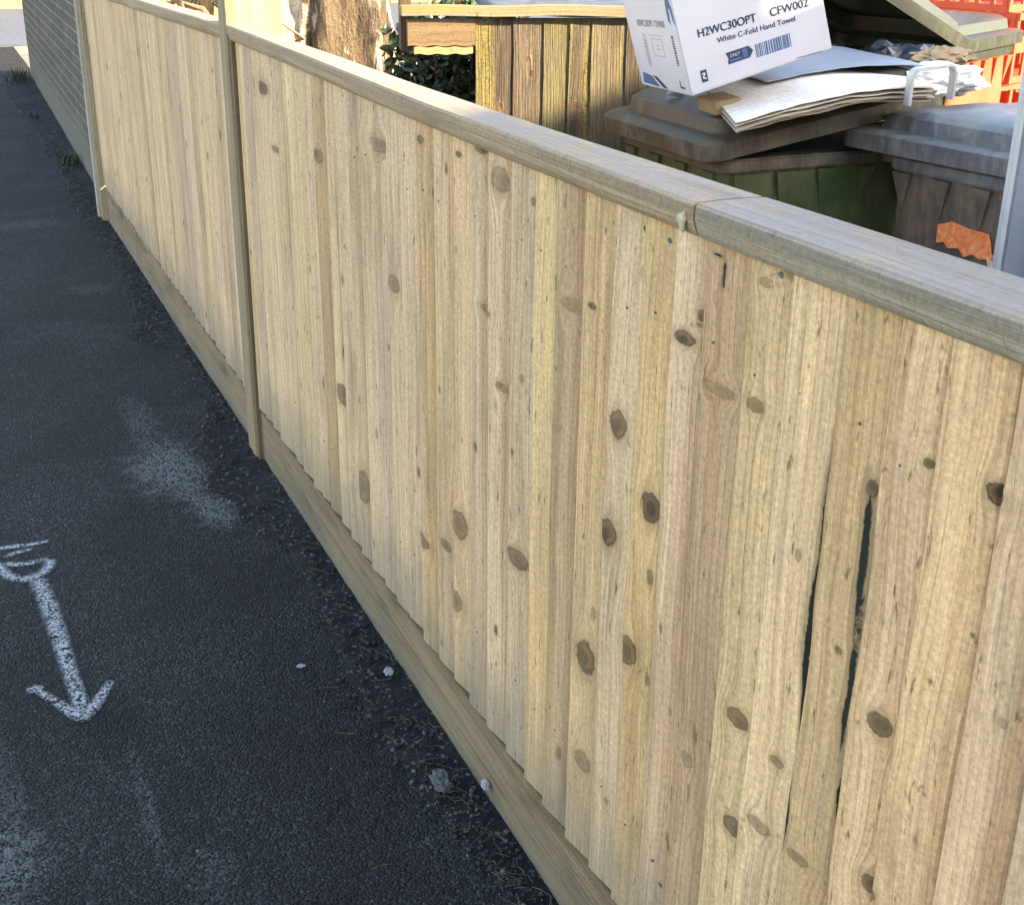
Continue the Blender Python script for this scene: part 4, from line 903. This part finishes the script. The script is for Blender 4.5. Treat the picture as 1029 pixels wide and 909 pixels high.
# stack of flattened card and papers
ps_ = empty('paper_stack', (2.3, 3.1, 1.1)); tag(ps_, 'sagging stack of flattened cardboard and newspapers under the white carton', 'papers')
NEAR = [(1.885, 1.089), (2.0, 1.110), (2.108, 1.124), (2.24, 1.143), (2.37, 1.150), (2.55, 1.150), (2.75, 1.145)]
def nz(x):
    for (a, za), (b, zb) in zip(NEAR, NEAR[1:]):
        if a <= x <= b: f = (x-a)/(b-a); return za+(zb-za)*f
    return NEAR[0][1] if x < 2 else NEAR[-1][1]
def paper(name, x0, x1, y0, y1, dz, mat, skew=0.0, wav=0.004, th=0.003, seed=0, bulge=0.0, bx=2.5, fn=None):
    nx, ny = 44, 16; V = []; Fc = []
    for j in range(ny+1):
        for i in range(nx+1):
            u, v = i/nx, j/ny; x = x0+(x1-x0)*u+skew*v; y = y0+(y1-y0)*v+0.006*mnoise.noise(Vector((x*5, seed, 0)))+0.004*mnoise.noise(Vector((x*22, seed, 5)))
            z = nz(min(2.75, max(1.885, x)))+dz+wav*mnoise.noise(Vector((x*6, y*4, seed)))+wav*0.5*mnoise.noise(Vector((x*17, y*6, seed)))+bulge*math.exp(-((x-bx)/0.22)**2)*(0.3+0.7*v)-0.02*max(0, 0.12-v)**1*0.5
            V.append((x, y, z))
    for j in range(ny):
        for i in range(nx): a = j*(nx+1)+i; Fc.append((a, a+1, a+nx+2, a+nx+1))
    n = len(V); V += [(x, y, z-th) for x, y, z in V]; Fc += [tuple(i+n for i in reversed(f)) for f in list(Fc)]
    bd = [(i, i+1) for i in range(nx)]+[(ny*(nx+1)+i+1, ny*(nx+1)+i) for i in range(nx)]+[((j+1)*(nx+1), j*(nx+1)) for j in range(ny)]+[(j*(nx+1)+nx, (j+1)*(nx+1)+nx) for j in range(ny)]
    Fc += [(b, a, a+n, b+n) for a, b in bd]
    me = bpy.data.meshes.new(name); me.from_pydata(V, [], Fc); o = link(name, me, mat, None, True); o.data.set_sharp_from_angle(angle=R(50)); return parm(o, ps_)
M['card'] = plain('grey_card', (0.42, 0.36, 0.27), 0.85, 0.25, 9, bump=0.0006); M['card2'] = plain('pale_card', (0.55, 0.50, 0.42), 0.85, 0.2, 9)
t = NT('newsprint'); p = t.pos(); s_ = t.sep(p)
rw = t.math('ADD', t.math('MULTIPLY', s_[0], 0.80), t.math('MULTIPLY', s_[1], 0.25))
ln = t.map(t.math('SINE', t.math('MULTIPLY', rw, 640.0)), 0.1, 0.8); brk = t.map(t.noise(t.vmul(p, (150, 14, 1)), 1.0, 3, 0.6), 0.44, 0.54)
ar = t.math('MULTIPLY', t.map(s_[0], 2.20, 2.16), t.map(s_[1], 2.885, 2.90)); c = t.mix(t.math('MULTIPLY', t.math('MULTIPLY', ln, brk), t.math('MULTIPLY', ar, 0.5)), (0.74, 0.71, 0.64, 1), (0.22, 0.21, 0.20, 1))
M['news'] = t.fin(c, 0.7, t.bump(t.noise(p, 14, 4), 0.006))
k = 0
for dz, x0, x1, y0, m_ in ((-0.020, 1.90, 2.52, 2.875, 'card'), (-0.014, 1.888, 2.50, 2.862, 'kraft'), (-0.008, 1.895, 2.53, 2.872, 'card2'), (-0.001, 1.884, 2.50, 2.858, 'card'), (0.006, 1.89, 2.52, 2.868, 'kraft'), (0.0125, 1.883, 2.51, 2.860, 'card2')):
    paper('cardboard_sheet', x0, x1, y0, 3.24, dz*(0.8)+0.006*math.sin(k*2.0), M[m_], 0.14, 0.007, 0.003, k*3.3, 0.012, 2.25); k += 1
paper('newspaper', 1.878, 2.50, 2.855, 3.22, 0.0215, M['news'], 0.14, 0.003, 0.004, 9.1, 0.016, 2.25)
M['glossy'] = plain('blue_grey_folder', (0.26, 0.29, 0.35), 0.35, 0.1, 8, 0.5)
paper('folder', 2.12, 2.66, 3.08, 3.50, 0.046, M['glossy'], 0.03, 0.003, 0.003, 5.5, 0.030, 2.50)

# crumpled white paper and clear bag by the loop handle
def crumple(name, c0, r, mat, label, cat, seed, parent=None, sq=(1, 1, .5), amp=0.35):
    bm = bmesh.new(); bmesh.ops.create_icosphere(bm, subdivisions=4, radius=1)
    for v in bm.verts:
        n = v.co.normalized(); k = 1+amp*mnoise.fractal(n*2.1+Vector((seed, 0, 0)), 1, 2, 3)+amp*0.6*abs(mnoise.noise(n*4.5+Vector((seed, 3, 0)))); v.co = Vector((n.x*r*k*sq[0], n.y*r*k*sq[1], n.z*r*k*sq[2]))
    me = bpy.data.meshes.new(name); bm.to_mesh(me); bm.free(); o = link(name, me, mat, parent); o.location = c0
    if label: tag(o, label, cat)
    return o
M['paper'] = plain('white_paper', (0.74, 0.72, 0.68), 0.6, 0.1, 30)
crumple('crumpled_paper', (2.72, 3.10, 1.15), 0.10, M['paper'], 'crumpled white paper beside the loop handle on top of the stack', 'paper', 4, sq=(1.5, 0.9, 0.45))
crumple('refuse_sack', (2.83, 3.42, 1.12), 0.16, plain('black_sack', (0.015, 0.015, 0.016), 0.3, 0.1, 10, 0.5), 'black refuse sack stuffed behind the paper stack', 'bag', 9, sq=(1.1, .8, .6))
crumple('brown_paper_wad', (2.90, 3.28, 1.19), 0.06, M['kraft'], 'wad of creased brown paper in front of the open lid', 'paper', 12, sq=(1.8, .8, .5))

# pale loop handle standing on the dark grey bin lid
mb = MB(); A, B_ = Vector((2.41, 2.84, 1.125)), Vector((2.555, 2.84, 1.135)); up_ = Vector((0.0, 0, 0.092))
pts = [A, A+up_*0.75, A+up_*0.95+(B_-A)*0.06, A+up_+(B_-A)*0.14, A+up_+(B_-A)*0.86, A+up_*0.95+(B_-A)*0.94, A+up_*0.75+(B_-A), B_]
def strap(pts, wd, th):
    rings = []; side = Vector((0.2, 0.98, 0)).normalized()
    for i, p in enumerate(pts):
        d = (pts[min(i+1, len(pts)-1)]-pts[max(i-1, 0)]).normalized(); n = d.cross(side).normalized()
        rings.append([p+side*wd+n*th, p-side*wd+n*th, p-side*wd-n*th, p+side*wd-n*th])
    return MB().loft(rings)
o = strap(pts, 0.016, 0.0045).build('loop_handle', plain('pale_plastic', (0.50, 0.48, 0.44), 0.35, 0.15, 30, 0.5), None, bevel=0.0015); tag(o, 'pale plastic loop handle standing up by the dark grey bin lid', 'handle')

# orange sticker, torn
M['sticker'] = None
t = NT('torn_orange_sticker'); p = t.pos(); M['sticker'] = t.fin(t.ramp(t.noise(p, 60, 4, .7), [(.3, (.85, .16, .05)), (.5, (.92, .26, .09)), (.75, (.92, .55, .22))]), .6)
M['sticker2'] = plain('sticker_backing', (.62, .52, .38), .8, .2, 60)
def sticker_poly(pts, mat, name, eps):
    # laid on the -x face of bin body (local coordinates)
    V = [];
    inv = b2.matrix_basis.inverted()
    for (y, z) in pts:
        y -= 0.045; z += 0.012
        s = 0.965 - (0.93-z)*0.14; q = Vector((-0.29*s-eps, y, z)); V.append(q)
    mb = MB(); mb.loft([[v+Vector((0.0008, 0, 0)) for v in V], V]); return mb.build(name, mat, b2)
sticker_poly([(0.175, 0.815), (0.13, 0.832), (0.07, 0.823), (0.01, 0.822), (0.0, 0.80), (-0.005, 0.775), (-0.02, 0.76), (0.0, 0.757), (0.03, 0.75), (0.055, 0.758), (0.08, 0.745), (0.10, 0.765), (0.135, 0.758), (0.15, 0.772), (0.175, 0.765)], M['sticker'], 'torn_sticker', 0.006)
sticker_poly([(0.01, 0.765), (-0.03, 0.745), (-0.075, 0.750), (-0.09, 0.76), (-0.10, 0.73), (-0.04, 0.725), (0.0, 0.735)], M['sticker2'], 'torn_sticker', 0.0065)

# orange-red crates behind the bins
M['red'] = plain('orange_crate_plastic', (0.62, 0.085, 0.03), 0.45, 0.15, 9, 0.4)
def crate(loc, rz, label):
    root = empty('plastic_crate', loc, rz); tag(root, label, 'crate', 'orange crates behind the bins'); n = 5
    L, W_, H_ = 0.30, 0.20, 0.30
    for (sx, ex) in (('x', 1), ('x', -1), ('y', 1), ('y', -1)):
        mb = MB(); half = L if sx == 'y' else W_; off = W_ if sx == 'y' else L
        def P(u, z, o):
            return Vector((u, ex*(off+o), z)) if sx == 'y' else Vector((ex*(off+o), u, z))
        def bar(u0, u1, z0, z1, o0=0, o1=-0.012):
            mb.loft([[P(u0, z0, o0), P(u1, z0, o0), P(u1, z1, o0), P(u0, z1, o0)], [P(u0, z0, o1), P(u1, z0, o1), P(u1, z1, o1), P(u0, z1, o1)]])
        hf = half - (0.014 if sx == 'x' else 0)
        bar(-hf, hf, 0, 0.03); bar(-hf, hf, 0.13, 0.20); bar(-hf, hf, 0.27, 0.30, 0.006 if sx == 'y' else 0.0)
        for k in range(n+1): u = -hf+2*hf*k/n; u = min(max(u, -hf+0.012), hf-0.012); bar(u-0.012, u+0.012, 0.03, 0.13); bar(u-0.012, u+0.012, 0.20, 0.27)
        mb.build('side_panel', M['red'], root)
    mb = MB(); mb.box((-L+0.013, -W_+0.013, 0.001), (L-0.013, W_-0.013, 0.012)); mb.build('base', M['red'], root)
cz = 0.0
for k, (dx, dy, rz, lab) in enumerate(((0, 0, 20, 'bottom orange crate of the stack behind the olive lid'), (0.02, 0, 24, 'second orange crate up in the stack behind the olive lid'), (-0.01, 0.01, 18, 'third orange crate up in the stack behind the olive lid'), (0.0, 0.0, 22, 'fourth orange crate up in the stack behind the olive lid'), (0.0, 0.02, 17, 'topmost orange crate of the stack behind the olive lid'))):
    crate((4.62+dx, 4.85+dy, 0.0+k*0.302), R(rz), lab)
# yard fence behind everything on the right
mb = MB()

# grey metal gate at the right edge
ga = empty('metal_gate', (1.22, 1.30, 0)); tag(ga, 'flat grey metal gate leaf standing open at the right edge', 'gate')
M['steel'] = plain('grey_painted_metal', (0.20, 0.215, 0.245), 0.38, 0.12, 5, 0.5, 0.0006, 60)
e0 = Vector((1.20, 1.215, 0)); dg = Vector((0.86, -0.51, 0)).normalized(); ng = Vector((dg.y, -dg.x, 0)); lean = 0.0
def gp(u, n, z): q = e0+dg*u+ng*n; return Vector((q.x, q.y+lean*z, z))
def slab(u0, u1, n0, n1, z0, z1): return MB().loft([[gp(u0, n0, z), gp(u1, n0, z), gp(u1, n1, z), gp(u0, n1, z)] for z in (z0, z1)])
parm(slab(0.008, 0.85, -0.006, 0.010, 0.08, 2.0).build('panel', M['steel'], None, bevel=0.002), ga)
parm(slab(0.0, 0.0075, -0.009, 0.009, 0.06, 2.02).build('edge_trim', plain('bare_aluminium_edge', (0.42, 0.42, 0.42), 0.3, 0.1, 30, 0.6), None, bevel=0.0015), ga)
for u in (0.05, 0.80): parm(slab(u, u+0.04, 0.012, 0.05, 0.0, 2.0).build('frame_post', M['steel'], None, bevel=0.003), ga)

# ------------------------------------------------------------------ sprayed marks on the tarmac
STROKES = [([(-0.0169, 3.3821), (0.0283, 3.3826), (0.0783, 3.3748), (0.1300, 3.3794)], [0.0039, 0.0054, 0.0049, 0.0032]), ([(0.0091, 3.3216), (0.0403, 3.3398), (0.0861, 3.3461)], [0.0036, 0.0044, 0.0029]), ([(0.0068, 3.2859), (0.0298, 3.2644), (0.0689, 3.2604), (0.1171, 3.2710)], [0.0048, 0.0052, 0.0053, 0.0039]), ([(-0.0123, 3.2938), (-0.0030, 3.2481), (0.0112, 3.2070), (0.0420, 3.1683), (0.0815, 3.1780), (0.1116, 3.2128), (0.1214, 3.2631)], [0.0060, 0.0066, 0.0066, 0.0070, 0.0070, 0.0071, 0.0060]), ([(0.0777, 3.1622), (0.0912, 3.0229), (0.1017, 2.8052), (0.1076, 2.6556), (0.1151, 2.5007)], [0.0187, 0.0192, 0.0170, 0.0143, 0.0156]), ([(0.0184, 2.6492), (0.0436, 2.6047), (0.0714, 2.5515), (0.1047, 2.4811), (0.1279, 2.4714)], [0.0060, 0.0090, 0.0108, 0.0136, 0.0116]), ([(0.1865, 2.6008), (0.1695, 2.5692), (0.1473, 2.5281), (0.1211, 2.4822)], [0.0081, 0.0100, 0.0129, 0.0136])]

t = NT('worn_spray_paint'); p = t.pos(); c1_ = t.sep(t.voro(p, 210, out='Color'))[0]
t.b.inputs['Base Color'].default_value = (0.31, 0.315, 0.32, 1); t.b.inputs['Roughness'].default_value = 0.8
al = t.math('MULTIPLY', t.map(t.math('ADD', c1_, t.math('MULTIPLY', t.noise(p, 60, 4), 0.7)), 0.42, 1.15), t.attr('cover', 'Fac'))
tr = t.n('BsdfTransparent'); mx = t.n('MixShader'); t.set(mx.inputs[0], al); t.t.links.new(tr.outputs[0], mx.inputs[1]); t.t.links.new(t.b.outputs[0], mx.inputs[2]); t.t.links.new(mx.outputs[0], t.out.inputs[0])
M['paint'] = t.m
def stroke(pts, ws, name, lift):
    P = []; Wd = []
    for (a, b), (wa, wb) in zip(zip(pts, pts[1:]), zip(ws, ws[1:])):
        L = math.hypot(b[0]-a[0], b[1]-a[1]); n = max(2, int(L/0.008))
        for k in range(n): f = k/n; P.append(Vector((a[0]+(b[0]-a[0])*f, a[1]+(b[1]-a[1])*f, 0))); Wd.append(wa+(wb-wa)*f)
    P.append(Vector((*pts[-1], 0))); Wd.append(ws[-1]); Wd = [q*0.95 if q > 0.0075 else q*2.0 for q in Wd]; V = []; C = []; Fc = []
    for it in range(3): P = [P[0]]+[(P[i-1]+P[i]*2+P[i+1])/4 for i in range(1, len(P)-1)]+[P[-1]]
    for i, q in enumerate(P):
        d = (P[min(i+1, len(P)-1)]-P[max(i-1, 0)]).normalized(); n = Vector((-d.y, d.x, 0)); e = min(1, min(i, len(P)-1-i)/1.5+0.15)
        for k, s in enumerate((-1.5, -1.0, -0.5, 0, 0.5, 1.0, 1.5)):
            v = q+n*Wd[i]*s; V.append((v.x, v.y, pathz(v.x, v.y)+lift)); C.append((0, 0.55, 1, 1.1, 1, 0.55, 0)[k]*e)
    for i in range(len(P)-1):
        for k in range(6): a = i*7+k; Fc.append((a, a+1, a+8, a+7))
    me = bpy.data.meshes.new(name); me.from_pydata(V, [], Fc); at = me.attributes.new('cover', 'FLOAT', 'POINT'); at.data.foreach_set('value', C)
    return link(name, me, M['paint'], None, True)
ar_ = empty('painted_arrow', (0.1, 2.8, 0)); tag(ar_, 'white sprayed arrow on the tarmac pointing towards the camera', 'road marking')
le_ = empty('painted_letter', (0.05, 3.3, 0)); tag(le_, 'white sprayed rounded scribble above the tail of the arrow', 'road marking')
for i, (p_, w_) in enumerate(STROKES): parm(stroke(p_, w_, 'paint_stroke', 0.0022+i*0.0004), le_ if i < 4 else ar_)

# ------------------------------------------------------------------ litter, grit and weeds along the fence foot
rg = random.Random(77)
def stone(c0, r, mb, seed):
    ph = [(0,0,1),(0.894,0,0.447),(0.276,0.851,0.447),(-0.724,0.526,0.447),(-0.724,-0.526,0.447),(0.276,-0.851,0.447),(0.724,0.526,-0.447),(-0.276,0.851,-0.447),(-0.894,0,-0.447),(-0.276,-0.851,-0.447),(0.724,-0.526,-0.447),(0,0,-1)]
    fs = [(0,1,2),(0,2,3),(0,3,4),(0,4,5),(0,5,1),(1,6,2),(2,7,3),(3,8,4),(4,9,5),(5,10,1),(1,10,6),(2,6,7),(3,7,8),(4,8,9),(5,9,10),(6,11,7),(7,11,8),(8,11,9),(9,11,10),(10,11,6)]
    mb.add([Vector(c0)+Vector(p)*r*rg.uniform(0.55, 1.2)*1.0 if True else 0 for p in ph], fs)
mb = MB(); mb2 = MB()
for k in range(5200):
    y = 1.3+rg.random()**1.5*8.5; e = soil_edge(y); x = e+rg.gauss(0.03, 0.05) if rg.random() < 0.6 else rg.uniform(e-0.02, 0.79)
    if rg.random() < 0.10: x = e-abs(rg.gauss(0, 0.12))
    if x > 0.795: continue
    r = rg.choice((0.0012, 0.0018, 0.0018, 0.0026, 0.0026, 0.004, 0.006)) * (1 if x > e-0.03 else 0.6)
    stone((x, y, pathz(x, y)+r*0.3+(0.006 if x > e else 0)), r, mb if rg.random() < 0.82 else mb2, k)
o = mb.build('dark_grit', plain('dark_grit', (0.025, 0.024, 0.023), 0.9, 0.6, 60)); tag(o, kind='stuff')
o = mb2.build('pale_grit', plain('pale_grit', (0.09, 0.085, 0.078), 0.9, 0.5, 60)); tag(o, kind='stuff')
mb = MB()
for k in range(900):
    y = 1.4+rg.random()**1.3*7; e = soil_edge(y); x = rg.uniform(e-0.01, 0.79) if rg.random() < 0.9 else e-abs(rg.gauss(0, 0.1)); z = pathz(x, y)+0.010
    a = rg.uniform(0, 6.28); L = rg.uniform(0.008, 0.045); b_ = rg.uniform(-.22, .22)
    p0 = Vector((x, y, z)); p1_ = p0+Vector((math.cos(a)*L/2, math.sin(a)*L/2, rg.uniform(0, 0.006))); p2_ = p1_+Vector((math.cos(a+b_)*L/2, math.sin(a+b_)*L/2, rg.uniform(-.004, 0.006)))
    if max(p1_.x, p2_.x) > 0.796: continue
    mb.tube([p0, p1_, p2_], rg.uniform(0.0003, 0.0008), 4)
o = mb.build('dry_grass_debris', plain('dry_straw', (0.085, 0.068, 0.042), 0.9, 0.5, 30)); tag(o, kind='stuff')
# individual bits
M['stone'] = plain('grey_stone', (0.075, 0.073, 0.070), 0.9, 0.35, 40, bump=0.002); M['plast'] = plain('pale_scrap', (0.26, 0.255, 0.27), 0.6, 0.15, 50)
crumple('stone', (0.730, 1.965, 0.018), 0.018, M['stone'], 'grey angular stone lying in the soil by the gravel board', 'stone', 2, sq=(0.8, 1.5, .8), amp=0.6)
crumple('plastic_scrap', (0.789, 1.885, 0.050), 0.0085, M['plast'], 'small pale plastic scrap stuck to the gravel board', 'litter', 5, sq=(.8, 1.1, 1.2))
crumple('paper_scrap', (0.762, 2.385, 0.018), 0.008, M['plast'], 'small whitish scrap among dry grass below the fence', 'litter', 7, sq=(1, 1.3, .8), amp=.6)
crumple('pale_chip', (0.592, 2.50, 0.007), 0.006, M['plast'], 'tiny pale chip lying alone on the open tarmac', 'litter', 8, sq=(1.3, .9, .5), amp=.6)
# weeds
def weed(loc, n, h, label, seed, c=(0.035, 0.040, 0.012)):
    root = empty('weed', loc); tag(root, label, 'plant'); r2 = random.Random(seed); mb = MB()
    for k in range(n):
        a = r2.uniform(0, 6.28); L = h*r2.uniform(.5, 1.1); d = Vector((math.cos(a), math.sin(a), 0)); sp_ = r2.uniform(.25, .9); s = Vector((-d.y, d.x, 0))*r2.uniform(.0015, .004); b0 = Vector((r2.gauss(0, h*.25), r2.gauss(0, h*.4), 0))
        P = [b0+d*L*sp_*f*f*1.0+Vector((0, 0, L*(f-0.35*f*f))) for f in (0, .35, .7, 1)]
        vs_ = [];
        for i, q in enumerate(P): ww = s*(1, 1, .7, .05)[i]; vs_ += [q-ww, q+ww]
        mb.add(vs_, [(0, 1, 3, 2), (2, 3, 5, 4), (4, 5, 7, 6)])
    mb.build('blades', plain('weed_green', c, .7, .4, 30), root)
weed((0.78, 8.95, 0.03), 70, 0.13, 'straggly green weed at the foot of the brick wall near the fence end', 1)
weed((0.80, 13.3, 0.06), 70, 0.20, 'clump of green weeds at the far corner of the brick wall', 2)
weed((0.74, 11.0, 0.04), 40, 0.09, 'small low weed midway along the foot of the brick wall', 3)
